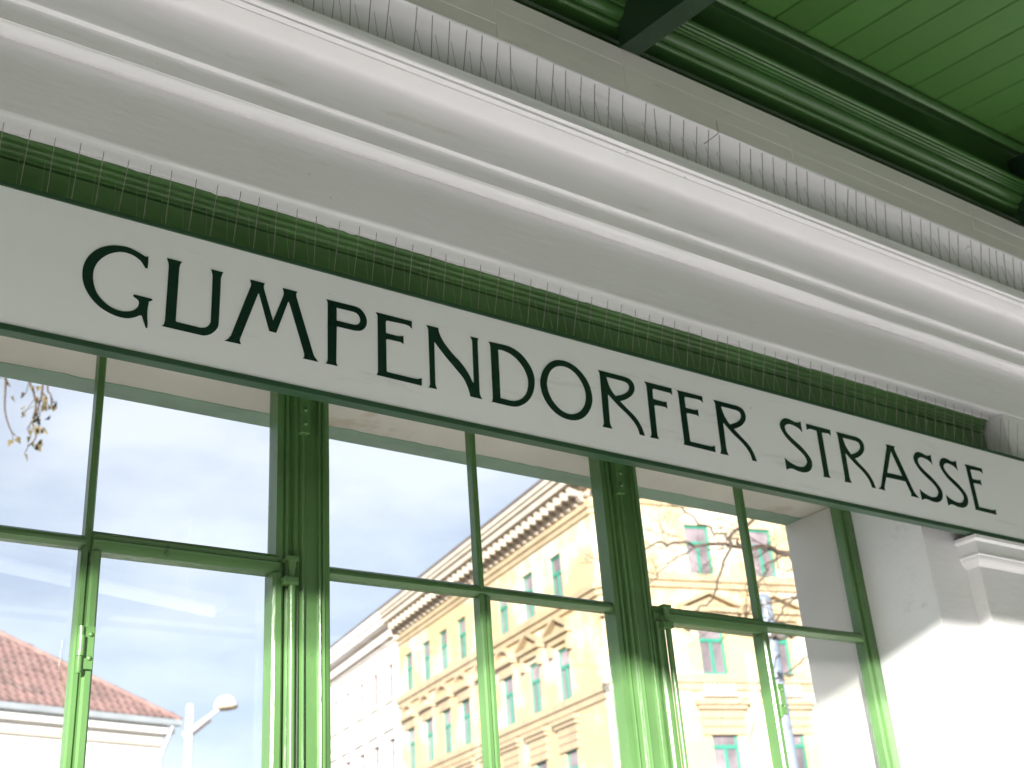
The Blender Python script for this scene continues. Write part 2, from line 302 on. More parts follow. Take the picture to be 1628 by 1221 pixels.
def tbar_v(x, z0, z1, hw, y0, name='muntin'):
    p = [(x - hw, 2.0885), (x - hw, y0 + .004), (x - hw * .55, y0), (x + hw * .55, y0), (x + hw, y0 + .004), (x + hw, 2.0885)]
    return MB().prism(p, 'z', z0, z1, nseg=24, wob=0.0005, freq=9, seed=x).build(name, GREEN, win, smooth=30)
def tbar_h(x0, x1, z0, z1, y0, name='transom'):
    h = z1 - z0
    p = [(2.0885, z0), (y0 + .006, z0), (y0, z0 + h * .30), (y0, z0 + h * .52), (y0 + .004, z0 + h * .58), (y0 + .004, z0 + h * .80), (y0 + .011, z1), (2.0885, z1)]
    return MB().prism(p, 'x', x0, x1, nseg=24, wob=0.0005, freq=9, seed=x0).build(name, GREEN, win, smooth=30)
for k, (x0, x1, xm) in enumerate(bays):
    tbar_v(xm, 0.700, ZT, 0.0068, 2.0652)
    if k == 0:
        tbar_h(x0, xm - .002, .7085, .733, 2.066); tbar_h(xm + .004, x1 + .004, .7005, .738, 2.052, 'sash_rail')
        tbar_v(0.6005, ZB, .7075, 0.0068, 2.064); tbar_v(0.6165, ZB, .6995, 0.0085, 2.052, 'sash_stile'); tbar_v(0.955, ZB, .6995, 0.0105, 2.050, 'sash_stile')
    elif k == 1:
        tbar_h(x0, x1, .7075, .7325, 2.064); tbar_v(1.4235, ZB, .7065, 0.0068, 2.062); tbar_v(1.4375, ZB, .7065, 0.0064, 2.062)
    else:
        tbar_h(xm + .002, x1, .7095, .735, 2.066); tbar_h(x0 - .004, xm - .001, .695, .733, 2.052, 'sash_rail')
        tbar_v(2.2460, ZB, .694, 0.0085, 2.052, 'sash_stile'); tbar_v(2.2610, ZB, .7085, 0.0062, 2.062); tbar_v(1.9045, ZB, .694, 0.0120, 2.050, 'sash_stile')
    for (a, b) in ((x0, xm), (xm, x1)):
        for (c, d) in ((ZB, .72), (.72, ZT)):
            MB().box(a + .002, b - .002, 2.0895, 2.0925, c + .002, d - .002).build('pane', GLASS, win)
# hinges on the opening sashes
def hinge(x, z, s):
    b = MB().box(x - .010, x + .013, 2.0455, 2.0515, z - .036, z + .036)
    h = b.build('hinge', GREEN, win, bevel=0.0012)
    MB().tube([(x - .010, 2.0445, z - .044), (x - .010, 2.0445, z - .040), (x - .010, 2.0445, z + .034)], [.0035, .0050, .0050], 12).build('hinge_pin', GREEN, h, smooth=40)
    MB().tube([(x - .0095, 2.0432, z - .016), (x - .0095, 2.0432, z + .018)], .0066, 12).build('knuckle', GREEN, h, smooth=40)
    for dz in (-.018, .022): MB().dome((x + .006, 2.0458, z + dz), .0046, (0, -1, 0), 12, 4).build('rivet', GREEN, h, smooth=60)
hinge(0.6085, 0.530, 1); hinge(2.258, 0.537, -1)
# espagnolette rods
def rod(x):
    r = MB().tube([(x, 2.041, .700), (x, 2.041, ZB + .05)], .0068, 12).build('window_rod', GREEN, win, smooth=50)
    MB().box(x - .013, x + .012, 2.033, 2.060, .722, .730).build('rod_stop', GREEN, r, bevel=0.0015)
    MB().tube([(x, 2.041, .722), (x, 2.041, .700)], [.0085, .0062], 12).build('rod_head', GREEN, r, smooth=50)
    for z in (.682, .10): MB().box(x - .019, x + .010, 2.031, 2.052, z - .0075, z + .0075).build('rod_guide', GREEN, r, bevel=0.002)
rod(0.9775); rod(1.9150)

# ------------------------------------------------------------------ station name sign
sign = thing('station_name_sign', 'long white enamel station sign reading GUMPENDORFER STRASSE in dark green', 'sign', (1.715, 1.81, 0.95))
SX0, SX1 = 0.13, 3.30
MB().box(SX0 + .004, SX1 - .004, 1.800, 1.818, 0.9605, 1.2100).build('panel', ENAMEL, sign)
fr = MB()
fr.box(SX0, SX1, 1.7975, 1.8215, 0.9500, 0.9610).box(SX0, SX1, 1.7975, 1.8330, 1.2096, 1.2190).box(SX0, SX0 + .010, 1.7985, 1.8205, 0.9615, 1.2090).box(SX1 - .010, SX1, 1.7985, 1.8205, 0.9615, 1.2090)
fr.box(SX0 + .006, SX1 - .006, 1.8185, 1.8212, 0.9612, 1.2094)
fr.build('frame', FRAMEG, sign, bevel=0.0012)
for xb in (1.0045, 1.8225):
    MB().box(xb - .0105, xb + .0105, 2.0400, 2.0575, 0.990, 1.115).box(xb - .0105, xb + .0105, 1.822, 2.0395, 1.085, 1.093).build('bracket', GREEN, sign, bevel=0.001)
    for dz in (1.010, 1.040): MB().dome((xb, 2.0402, dz), .0045, (0, -1, 0), 12, 4).build('bolt', GREEN, sign, smooth=60)
LETTERS = [
("G",[[5881,11469,5882,11431,5884,11393,5885,11354,5884,11314,5882,11272,5881,11230,5841,11231,5829,11248,5818,11266,5804,11285,5788,11307,5770,11330,5746,11353,5713,11375,5674,11396,5635,11413,5595,11424,5555,11431,5513,11434,5471,11432,5427,11427,5382,11415,5335,11396,5288,11372,5242,11343,5199,11310,5158,11272,5120,11231,5087,11190,5058,11146,5033,11101,5013,11052,4997,11002,4986,10952,4981,10905,4979,10857,4982,10810,4987,10763,4996,10716,5008,10669,5023,10624,5041,10579,5062,10537,5089,10499,5119,10463,5153,10430,5191,10398,5232,10369,5275,10345,5317,10326,5361,10312,5406,10303,5453,10298,5502,10298,5549,10303,5594,10316,5638,10333,5676,10354,5706,10378,5731,10405,5750,10432,5763,10462,5771,10493,5774,10521,5772,10544,5764,10564,5751,10581,5730,10596,5704,10609,5678,10622,5674,10628,5669,10634,5668,10641,5671,10649,5678,10657,5685,10665,5982,10661,5989,10657,5996,10653,6000,10648,5998,10640,5992,10632,5984,10624,5971,10616,5956,10607,5941,10599,5936,10552,5930,10504,5927,10456,5926,10406,5927,10355,5929,10308,5933,10267,5938,10230,5942,10194,5943,10159,5942,10125,5942,10091,5918,10085,5907,10112,5896,10140,5884,10172,5869,10211,5853,10255,5837,10300,5804,10299,5778,10279,5752,10260,5722,10241,5688,10222,5650,10204,5608,10190,5560,10182,5507,10178,5453,10180,5401,10186,5349,10197,5297,10212,5244,10230,5190,10253,5139,10280,5089,10314,5041,10354,4997,10396,4958,10440,4922,10487,4892,10535,4866,10583,4846,10631,4830,10679,4818,10725,4810,10771,4806,10820,4804,10873,4805,10929,4812,10984,4824,11040,4841,11095,4862,11149,4888,11200,4919,11249,4954,11296,4992,11340,5035,11381,5080,11417,5130,11448,5182,11474,5231,11496,5275,11512,5316,11524,5361,11533,5412,11541,5466,11547,5519,11548,5569,11542,5618,11530,5668,11515,5722,11496,5778,11474,5834,11451]]),
("U",[[6208,11534,6482,11535,6470,11515,6459,11495,6450,11474,6443,11450,6439,11425,6435,11399,6422,10348,6436,10332,6864,10323,6892,10331,6920,10338,6946,10348,6969,10364,6989,10383,7007,10405,7021,10429,7032,10456,7044,10482,7046,11360,7045,11388,7043,11416,7039,11445,7032,11475,7023,11505,7014,11536,7243,11537,7234,11518,7226,11500,7218,11479,7212,11457,7207,11434,7202,11411,7190,10504,7187,10472,7184,10441,7176,10409,7160,10375,7140,10342,7116,10310,7091,10282,7064,10256,7035,10234,7003,10216,6969,10202,6939,10191,6913,10186,6891,10186,6869,10185,6190,10190,6200,10202,6210,10214,6218,10229,6225,10249,6230,10271,6235,10293,6248,11346,6246,11376,6245,11406,6240,11437,6231,11469,6219,11501]]),
("M",[[7750,11532,8039,11531,8033,11517,8026,11503,8022,11486,8020,11466,8021,11444,8021,11421,8211,10803,8400,11354,8406,11379,8412,11403,8414,11431,8410,11462,8402,11497,8393,11531,8689,11530,8679,11511,8668,11493,8662,11473,8662,11450,8666,11426,8670,11402,9015,10301,9027,10280,9039,10259,9054,10239,9071,10219,9091,10200,9111,10181,8804,10181,8814,10195,8824,10210,8830,10226,8831,10248,8829,10272,8827,10296,8521,11273,8501,11267,8276,10572,8141,10578,7931,11287,7913,11283,7597,10298,7593,10279,7590,10261,7589,10242,7595,10223,7603,10202,7611,10182,7311,10183,7329,10196,7348,10209,7366,10226,7384,10251,7403,10280,7421,10308,7750,11347,7760,11376,7769,11404,7774,11434,7769,11466,7760,11499]]),
("P",[[9279,11529,9861,11535,9903,11530,9945,11525,9984,11513,10019,11491,10052,11463,10080,11430,10102,11393,10119,11351,10130,11309,10134,11269,10130,11229,10123,11192,10110,11158,10093,11127,10073,11100,10049,11076,10021,11055,9993,11039,9963,11029,9932,11022,9905,11018,9885,11014,9868,11012,9852,11010,9493,11008,9474,10282,9475,10265,9476,10249,9479,10232,9487,10216,9497,10199,9507,10183,9259,10185,9270,10197,9280,10209,9289,10223,9294,10239,9298,10257,9301,10276,9308,11460,9306,11471,9304,11481,9301,11492,9295,11504,9287,11516],[9493,11406,9841,11410,9868,11406,9896,11403,9920,11395,9940,11380,9958,11361,9972,11340,9982,11316,9988,11290,9990,11265,9987,11241,9980,11218,9969,11198,9954,11179,9936,11162,9916,11149,9893,11141,9869,11136,9845,11131,9491,11130]]),
("E",[[10332,11526,11134,11528,11127,11365,11109,11382,11090,11398,11068,11411,11040,11417,11008,11421,10976,11424,10581,11406,10573,11400,10564,11395,10557,11387,10552,11377,10549,11364,10545,11352,10543,11154,10545,11145,10547,11136,10552,11129,10560,11126,10571,11125,10582,11124,10800,11122,10821,11126,10843,11129,10864,11134,10886,11141,10907,11148,10929,11155,10926,10979,10908,10989,10889,10999,10869,11006,10846,11008,10821,11008,10796,11007,10578,11002,10569,10999,10559,10996,10551,10990,10547,10981,10544,10969,10541,10958,10535,10325,10537,10315,10539,10305,10543,10298,10552,10295,10564,10294,10575,10294,11115,10288,11146,10289,11176,10290,11207,10294,11239,10304,11273,10317,11306,10330,11299,10171,10316,10185,10326,10203,10336,10221,10344,10239,10347,10257,10348,10275,10349,10292,10371,11442,10369,11457,10366,11471,10361,11485,10353,11499,10342,11512]]),
("N",[[11466,11530,11743,11533,11743,11513,11743,11493,11745,11469,11751,11442,11760,11411,11776,11373,11799,11328,11829,11277,11867,11223,11917,11164,11975,11101,12037,11040,12105,10981,12178,10924,12244,10865,12301,10803,12352,10740,12396,10677,12431,10617,12459,10557,12487,10497,12513,10502,12537,11419,12536,11432,12535,11445,12530,11461,12521,11481,12510,11504,12498,11527,12699,11528,12689,11512,12679,11495,12671,11477,12667,11457,12665,11435,12663,11414,12638,10322,12639,10301,12641,10280,12646,10257,12657,10230,12672,10201,12688,10173,12409,10177,12408,10198,12406,10219,12401,10247,12391,10286,12378,10332,12359,10381,12336,10434,12308,10490,12270,10548,12217,10607,12155,10668,12091,10728,12029,10788,11965,10847,11904,10906,11843,10970,11784,11034,11735,11088,11699,11128,11672,11159,11645,11190,11629,11186,11609,10286,11611,10268,11613,10249,11617,10230,11624,10210,11634,10190,11643,10170,11452,10170,11462,10182,11472,10195,11480,10209,11485,10225,11488,10243,11491,10261,11506,11427,11503,11444,11501,11460,11496,11477,11487,11494,11477,11512]]),
("D",[[12941,11516,13263,11531,13339,11530,13416,11530,13494,11520,13577,11496,13661,11463,13738,11420,13806,11366,13867,11303,13918,11238,13960,11173,13994,11107,14017,11038,14032,10965,14037,10890,14031,10811,14014,10724,13987,10633,13951,10548,13907,10473,13854,10403,13796,10342,13729,10288,13657,10241,13592,10206,13541,10185,13497,10176,13456,10169,13416,10164,13379,10162,13341,10160,12916,10166,12925,10180,12935,10194,12943,10209,12947,10226,12950,10244,12952,10262,12977,11409,12976,11427,12975,11444,12972,11461,12963,11479,12952,11498],[13166,11387,13198,11391,13230,11396,13271,11396,13329,11391,13395,11382,13461,11364,13525,11336,13588,11299,13646,11256,13699,11206,13747,11150,13787,11093,13819,11034,13842,10974,13859,10914,13867,10855,13868,10797,13862,10739,13850,10679,13832,10619,13807,10561,13773,10505,13732,10452,13686,10406,13635,10367,13580,10336,13525,10312,13473,10298,13422,10292,13371,10285,13138,10292]]),
("O",[[14718,11506,14788,11517,14866,11523,14945,11518,15026,11501,15108,11474,15185,11439,15254,11393,15318,11338,15374,11279,15423,11217,15464,11151,15496,11077,15521,10993,15536,10901,15541,10814,15534,10735,15516,10660,15488,10587,15449,10511,15401,10437,15347,10371,15291,10316,15230,10268,15166,10229,15098,10198,15027,10176,14955,10161,14882,10154,14807,10154,14734,10162,14661,10177,14590,10201,14522,10233,14456,10275,14394,10324,14339,10379,14292,10440,14252,10505,14220,10574,14198,10647,14184,10723,14177,10793,14176,10850,14182,10901,14195,10957,14216,11023,14244,11094,14279,11163,14324,11229,14377,11294,14428,11349,14476,11391,14522,11423,14570,11450,14616,11474,14663,11493],[14776,11377,14839,11384,14906,11383,14970,11372,15032,11351,15091,11320,15146,11283,15194,11241,15237,11192,15274,11138,15308,11081,15336,11020,15356,10956,15367,10892,15369,10825,15364,10759,15350,10693,15328,10628,15299,10566,15261,10508,15216,10454,15167,10406,15111,10366,15051,10334,14992,10309,14937,10293,14883,10285,14828,10285,14770,10294,14711,10312,14653,10338,14594,10375,14537,10421,14487,10471,14446,10525,14412,10584,14386,10644,14366,10705,14354,10768,14349,10830,14353,10893,14366,10955,14384,11016,14408,11076,14437,11135,14472,11188,14512,11235,14557,11276,14606,11312,14659,11341,14716,11363]]),
("R",[[15783,11512,16542,11512,16590,11505,16638,11497,16681,11483,16717,11460,16746,11431,16768,11398,16781,11361,16787,11320,16784,11279,16774,11238,16757,11197,16733,11156,16701,11116,16661,11076,16617,11039,16567,11003,16513,10970,16461,10941,16412,10918,16365,10899,16318,10880,16378,10832,16438,10784,16497,10737,16559,10693,16620,10650,16675,10607,16718,10566,16755,10526,16788,10483,16817,10439,16843,10392,16865,10343,16883,10288,16898,10231,16912,10173,16768,10179,16761,10222,16754,10266,16740,10310,16717,10355,16688,10401,16651,10447,16606,10495,16555,10543,16498,10591,16435,10636,16366,10680,16301,10725,16238,10772,16179,10819,16126,10863,16083,10900,16047,10934,16011,10967,15985,10962,15957,10321,15960,10299,15963,10276,15969,10252,15980,10226,15993,10198,16007,10170,15737,10168,15748,10183,15759,10197,15768,10213,15776,10232,15782,10251,15788,10271,15823,11406,15821,11424,15820,11442,15815,11460,15806,11478,15795,11495],[15999,11393,16503,11391,16537,11383,16570,11375,16597,11361,16616,11340,16628,11313,16630,11284,16623,11251,16606,11215,16582,11180,16551,11149,16512,11119,16471,11092,16430,11068,16387,11047,16343,11028,16297,11009,16249,10993,16202,10976,16171,11010,16141,11043,16112,11080,16087,11121,16064,11165,16044,11214,16028,11270,16013,11331]]),
("F",[[17096,11522,17908,11523,17899,11358,17884,11370,17869,11383,17851,11392,17830,11395,17806,11396,17783,11396,17359,11398,17348,11393,17337,11389,17327,11382,17321,11371,17317,11358,17312,11344,17301,11172,17304,11160,17306,11149,17312,11140,17323,11136,17338,11136,17352,11135,17567,11129,17585,11129,17604,11129,17624,11131,17647,11136,17672,11143,17696,11149,17695,10979,17678,10989,17660,10998,17638,11005,17610,11007,17578,11006,17547,11005,17353,10998,17340,10992,17326,10986,17316,10979,17311,10969,17309,10958,17307,10947,17286,10294,17286,10277,17285,10259,17288,10240,17297,10218,17310,10196,17322,10173,17062,10170,17076,10185,17091,10199,17102,10214,17109,10230,17114,10246,17119,10263,17149,11423,17145,11440,17142,11457,17136,11474,17125,11490,17110,11506]]),
("E",[[18058,11516,18845,11518,18838,11356,18820,11373,18802,11389,18780,11401,18752,11408,18721,11411,18690,11415,18303,11397,18295,11391,18286,11386,18279,11378,18275,11368,18271,11355,18268,11343,18266,11146,18268,11137,18270,11128,18274,11121,18282,11118,18293,11117,18304,11116,18517,11114,18538,11118,18559,11121,18580,11126,18601,11133,18623,11140,18644,11147,18641,10972,18623,10982,18605,10992,18585,10999,18562,11001,18538,11000,18513,10999,18300,10995,18291,10992,18281,10988,18273,10983,18269,10974,18266,10962,18264,10950,18258,10321,18259,10311,18261,10300,18266,10293,18274,10290,18286,10290,18297,10290,18826,10284,18856,10285,18886,10286,18916,10290,18948,10300,18981,10313,19013,10326,19006,10167,18043,10181,18053,10199,18063,10217,18070,10235,18073,10253,18074,10270,18075,10288,18097,11433,18094,11447,18092,11461,18087,11475,18079,11489,18069,11503]]),
("R",[[19196,11508,19948,11508,19996,11500,20044,11492,20086,11478,20122,11455,20151,11426,20173,11393,20186,11356,20191,11315,20189,11274,20179,11233,20162,11191,20138,11150,20106,11110,20066,11070,20023,11032,19974,10997,19920,10964,19868,10935,19820,10912,19773,10893,19726,10874,19786,10825,19845,10777,19904,10730,19965,10685,20026,10642,20080,10600,20123,10559,20160,10518,20192,10475,20221,10431,20247,10384,20269,10335,20287,10280,20301,10222,20315,10165,20173,10170,20166,10214,20159,10257,20145,10301,20122,10347,20093,10393,20057,10439,20012,10487,19961,10536,19905,10583,19842,10629,19774,10673,19709,10718,19648,10765,19588,10812,19536,10856,19494,10894,19458,10927,19423,10961,19396,10955,19369,10313,19372,10290,19375,10268,19380,10244,19391,10217,19404,10189,19418,10161,19151,10159,19161,10174,19172,10189,19181,10205,19189,10223,19195,10243,19201,10262,19236,11401,19234,11419,19232,11437,19228,11455,19219,11473,19208,11490],[19410,11388,19910,11386,19943,11378,19977,11369,20003,11356,20022,11335,20033,11308,20036,11278,20028,11245,20012,11209,19989,11174,19957,11143,19919,11113,19878,11086,19838,11062,19795,11041,19751,11021,19705,11003,19658,10986,19611,10969,19581,11003,19550,11037,19523,11074,19498,11115,19475,11159,19455,11208,19438,11265,19424,11326]]),
("S",[[22109,11527,22105,11479,22101,11430,22098,11381,22097,11333,22096,11286,22096,11238,22075,11259,22055,11281,22028,11301,21992,11320,21949,11338,21902,11353,21847,11365,21787,11374,21732,11378,21685,11376,21641,11369,21603,11358,21568,11342,21537,11321,21514,11298,21498,11273,21490,11247,21490,11217,21498,11186,21515,11152,21545,11115,21591,11074,21649,11030,21713,10986,21783,10944,21859,10902,21931,10857,21999,10807,22063,10755,22119,10703,22167,10652,22206,10602,22233,10554,22245,10509,22245,10466,22238,10424,22226,10382,22207,10341,22182,10303,22151,10270,22115,10240,22072,10214,22023,10192,21968,10174,21909,10161,21845,10156,21777,10156,21710,10159,21644,10168,21578,10180,21520,10188,21473,10187,21432,10182,21395,10174,21359,10161,21327,10145,21294,10129,21295,10180,21297,10231,21298,10282,21299,10331,21300,10380,21301,10429,21329,10410,21357,10390,21393,10371,21440,10352,21495,10332,21551,10316,21605,10302,21660,10291,21716,10285,21777,10285,21839,10290,21894,10301,21939,10318,21977,10340,22010,10367,22038,10399,22061,10435,22074,10471,22075,10503,22066,10535,22048,10569,22021,10604,21985,10640,21938,10680,21874,10724,21798,10771,21722,10819,21648,10867,21575,10917,21510,10967,21456,11021,21411,11077,21376,11130,21351,11180,21335,11228,21330,11272,21335,11309,21350,11342,21371,11374,21398,11408,21430,11441,21467,11469,21509,11489,21556,11505,21602,11514,21647,11517,21692,11513,21738,11506,21786,11496,21834,11482,21881,11473,21925,11471,21968,11472,22008,11479,22044,11492,22076,11510]]),
("T",[[22289,11505,23158,11501,23146,11339,23126,11356,23106,11373,23080,11385,23045,11388,23004,11385,22961,11382,22916,11378,22869,11374,22822,11369,22790,10293,22790,10275,22790,10257,22793,10238,22803,10216,22816,10192,22829,10169,22565,10166,22578,10179,22591,10191,22601,10206,22606,10224,22608,10244,22611,10263,22642,11383,22572,11386,22502,11389,22445,11390,22409,11387,22386,11382,22364,11375,22338,11365,22312,11353,22287,11341]]),
("R",[[23373,11493,24124,11493,24172,11485,24219,11477,24262,11463,24297,11441,24326,11412,24348,11379,24361,11343,24366,11302,24364,11262,24354,11221,24337,11180,24313,11140,24281,11100,24242,11060,24198,11023,24149,10988,24096,10956,24044,10927,23995,10904,23949,10885,23902,10867,23961,10819,24020,10771,24079,10724,24141,10680,24201,10638,24255,10596,24299,10555,24335,10515,24367,10473,24396,10429,24422,10383,24444,10334,24462,10280,24476,10223,24490,10166,24348,10172,24341,10215,24334,10258,24320,10301,24297,10346,24268,10391,24232,10438,24188,10485,24136,10533,24080,10580,24018,10624,23950,10668,23885,10712,23823,10759,23764,10806,23712,10849,23670,10886,23634,10919,23599,10953,23572,10947,23545,10313,23548,10290,23551,10268,23557,10244,23567,10218,23580,10190,23594,10163,23327,10161,23338,10175,23348,10190,23358,10206,23365,10224,23371,10243,23378,10262,23412,11387,23410,11405,23408,11423,23404,11441,23395,11458,23384,11475],[23586,11374,24085,11373,24119,11364,24152,11356,24179,11343,24197,11322,24209,11295,24211,11266,24204,11233,24187,11198,24164,11163,24133,11132,24094,11103,24054,11076,24013,11052,23971,11032,23927,11012,23881,10994,23834,10978,23787,10961,23757,10995,23726,11028,23698,11065,23674,11105,23651,11148,23631,11197,23614,11252,23600,11313]]),
("A",[[25277,11506,25635,11506,25618,11492,25601,11477,25589,11463,25584,11447,25584,11431,25584,11415,26014,10327,26033,10305,26051,10282,26074,10257,26106,10229,26142,10198,26178,10167,25850,10177,25865,10195,25880,10212,25889,10229,25890,10244,25885,10258,25880,10272,25758,10560,25007,10550,24867,10303,24856,10279,24846,10255,24839,10232,24839,10208,24843,10185,24846,10162,24592,10182,24625,10197,24658,10212,24686,10230,24707,10253,24724,10279,24740,10305,25257,11368,25268,11389,25280,11409,25286,11431,25286,11455,25281,11481],[25422,11340,25677,10688,25081,10686]]),
("S",[[27098,11536,27094,11487,27090,11438,27087,11389,27086,11341,27085,11293,27085,11245,27064,11266,27044,11288,27017,11308,26981,11328,26938,11346,26891,11361,26836,11373,26776,11382,26721,11385,26673,11384,26630,11377,26592,11366,26557,11349,26526,11328,26503,11305,26487,11280,26479,11254,26479,11224,26487,11193,26504,11158,26534,11121,26580,11080,26638,11036,26702,10992,26772,10950,26848,10907,26920,10862,26988,10812,27052,10760,27108,10707,27156,10656,27195,10606,27222,10558,27234,10513,27234,10470,27227,10427,27215,10385,27196,10343,27171,10306,27140,10272,27104,10242,27061,10216,27012,10194,26957,10175,26898,10163,26834,10157,26766,10157,26699,10161,26633,10170,26567,10182,26509,10189,26461,10189,26421,10184,26383,10175,26348,10163,26315,10147,26283,10131,26284,10182,26286,10233,26287,10284,26288,10333,26289,10383,26290,10432,26318,10412,26346,10393,26382,10374,26429,10354,26484,10335,26540,10318,26594,10304,26649,10293,26705,10287,26766,10287,26828,10292,26883,10303,26928,10320,26966,10343,26999,10369,27027,10402,27050,10438,27063,10474,27064,10507,27055,10539,27037,10572,27010,10608,26974,10644,26927,10684,26862,10729,26787,10776,26711,10824,26637,10873,26564,10922,26499,10973,26445,11027,26400,11083,26364,11136,26339,11187,26324,11235,26319,11279,26324,11316,26339,11349,26360,11382,26386,11416,26419,11449,26456,11477,26498,11498,26545,11513,26591,11523,26636,11525,26681,11521,26727,11515,26774,11504,26823,11491,26870,11482,26914,11479,26957,11481,26997,11487,27033,11500,27065,11518]]),
("S",[[28181,11554,28177,11505,28173,11456,28170,11407,28169,11358,28168,11310,28167,11262,28147,11283,28127,11305,28100,11326,28064,11345,28021,11363,27974,11378,27919,11390,27860,11399,27805,11403,27757,11401,27714,11395,27675,11384,27640,11367,27610,11346,27587,11322,27571,11297,27562,11271,27563,11241,27571,11209,27588,11175,27618,11137,27663,11096,27722,11052,27785,11007,27855,10965,27931,10922,28003,10877,28071,10827,28135,10774,28191,10721,28238,10670,28278,10619,28305,10571,28317,10525,28317,10482,28310,10440,28298,10397,28279,10355,28254,10317,28223,10283,28186,10253,28144,10227,28095,10205,28040,10186,27981,10173,27917,10168,27849,10168,27783,10171,27716,10180,27651,10193,27593,10200,27545,10200,27505,10195,27467,10186,27432,10173,27400,10157,27367,10141,27369,10193,27370,10244,27371,10295,27373,10345,27374,10395,27375,10444,27402,10425,27430,10405,27466,10386,27513,10366,27568,10346,27624,10330,27678,10316,27733,10305,27789,10299,27849,10299,27911,10304,27966,10314,28011,10331,28049,10354,28082,10381,28110,10414,28133,10450,28145,10486,28147,10519,28138,10552,28120,10585,28093,10621,28057,10658,28010,10698,27946,10742,27870,10790,27795,10839,27721,10887,27647,10937,27583,10988,27529,11043,27484,11099,27449,11153,27424,11203,27408,11252,27403,11296,27408,11334,27423,11367,27444,11399,27470,11434,27503,11467,27540,11495,27582,11516,27629,11532,27675,11541,27720,11543,27765,11540,27810,11533,27858,11523,27906,11509,27953,11500,27997,11497,28040,11499,28080,11505,28116,11519,28148,11536]]),
("E",[[28550,11515,29314,11516,29308,11358,29290,11374,29272,11390,29251,11402,29224,11409,29194,11412,29163,11415,28787,11398,28779,11392,28771,11387,28764,11379,28760,11369,28756,11357,28753,11345,28751,11151,28753,11143,28755,11134,28759,11127,28767,11124,28778,11123,28788,11122,28996,11120,29016,11124,29036,11127,29057,11132,29077,11138,29098,11146,29119,11153,29116,10980,29098,10990,29081,11000,29061,11007,29039,11009,29016,11008,28992,11007,28785,11003,28775,11000,28766,10997,28758,10991,28754,10982,28752,10971,28749,10960,28743,10342,28745,10332,28747,10322,28751,10315,28759,10312,28770,10312,28781,10311,29296,10306,29325,10306,29354,10307,29384,10312,29415,10321,29446,10334,29478,10346,29471,10191,28534,10205,28544,10222,28554,10240,28561,10258,28564,10275,28565,10292,28565,10309,28587,11433,28585,11447,28582,11461,28578,11475,28570,11488,28560,11502]])
]
def letter(loops):
    cu = bpy.data.curves.new('letter', 'CURVE'); cu.dimensions = '2D'; cu.fill_mode = 'BOTH'; cu.extrude = 0.0006
    for lp in loops:
        s = cu.splines.new('POLY'); n = len(lp) // 2; s.points.add(n - 1); s.use_cyclic_u = True
        for i in range(n): s.points[i].co = (lp[2 * i] * 1e-4, lp[2 * i + 1] * 1e-4, 0, 1)
    t = bpy.data.objects.new('tmp', cu); me = bpy.data.meshes.new_from_object(t)
    bpy.data.objects.remove(t); bpy.data.curves.remove(cu)
    me.transform(Matrix(((1, 0, 0, 0), (0, 0, -1, 1.7996), (0, 1, 0, 0), (0, 0, 0, 1)))); me.materials.clear(); me.materials.append(LETTER); me.name = 'letter'
    return me
for ch, loops in LETTERS: link('letter', letter(loops), sign)

# ------------------------------------------------------------------ bird spikes
def spikes(name, label, x0, x1, yb, zb, pitch, fl, fdy, bl, bdy, bdx, gaps, rad, off):
    r = thing(name, label, 'bird spikes', (x0, yb, zb))
    rnd = random.Random(len(label)); x = x0; k = 0; base = MB()
    while x < x1 - 0.03:
        seg = min(0.335, x1 - x)
        base.box(x, x + seg - .004, yb - .004, yb + .012, zb, zb + .003)
        m = int(seg / pitch)
        for i in range(m):
            px = x + .012 + i * pitch + rnd.uniform(-.002, .002)
            for front in (1, 0):
                lean = rnd.gauss(0, .0022)
                lean = lean * (3.5 if rnd.random() < .06 else 1)
                tip = (px + lean, yb + fdy + rnd.gauss(0, .002), zb + fl + rnd.gauss(0, .0012)) if front else (px + off + bdx + lean, yb + bdy + rnd.gauss(0, .002), zb + bl + rnd.gauss(0, .0015))
                b = (px, yb, zb + .002) if front else (px + off, yb + .007, zb + .002)
                MB().tube([b, tip], rad if front else rad * .55, 5).build('spike', STEEL, r)
        x += seg - gaps; k += 1
    base.build('base_strip', CLEAR, r)
spikes('bird_spike_row', 'row of thin steel bird spikes standing along the top edge of the name sign', 0.15, 3.285, 1.812, 1.219, 0.0418, .1045, -.028, .086, .018, .003, 0.004, .00075, .036)
spikes('bird_spike_row', 'row of dark bird spikes along the ledge of the white cornice under the canopy', 0.45, 4.2, 1.742, 1.772, 0.0425, .110, -.022, .092, .016, -.005, 0.012, .0010, .029)

wire = MB().tube([(1.4265, 1.725, 1.790), (2.0059, 1.7220, 1.9276), (2.0048, 1.7220, 1.8874), (1.9440, 1.7220, 1.8317)][1:], .0011, 6).build('bent_wire', STEEL)
tag(wire, 'short bent dark wire caught among the bird spikes below the beige fascia', 'wire')

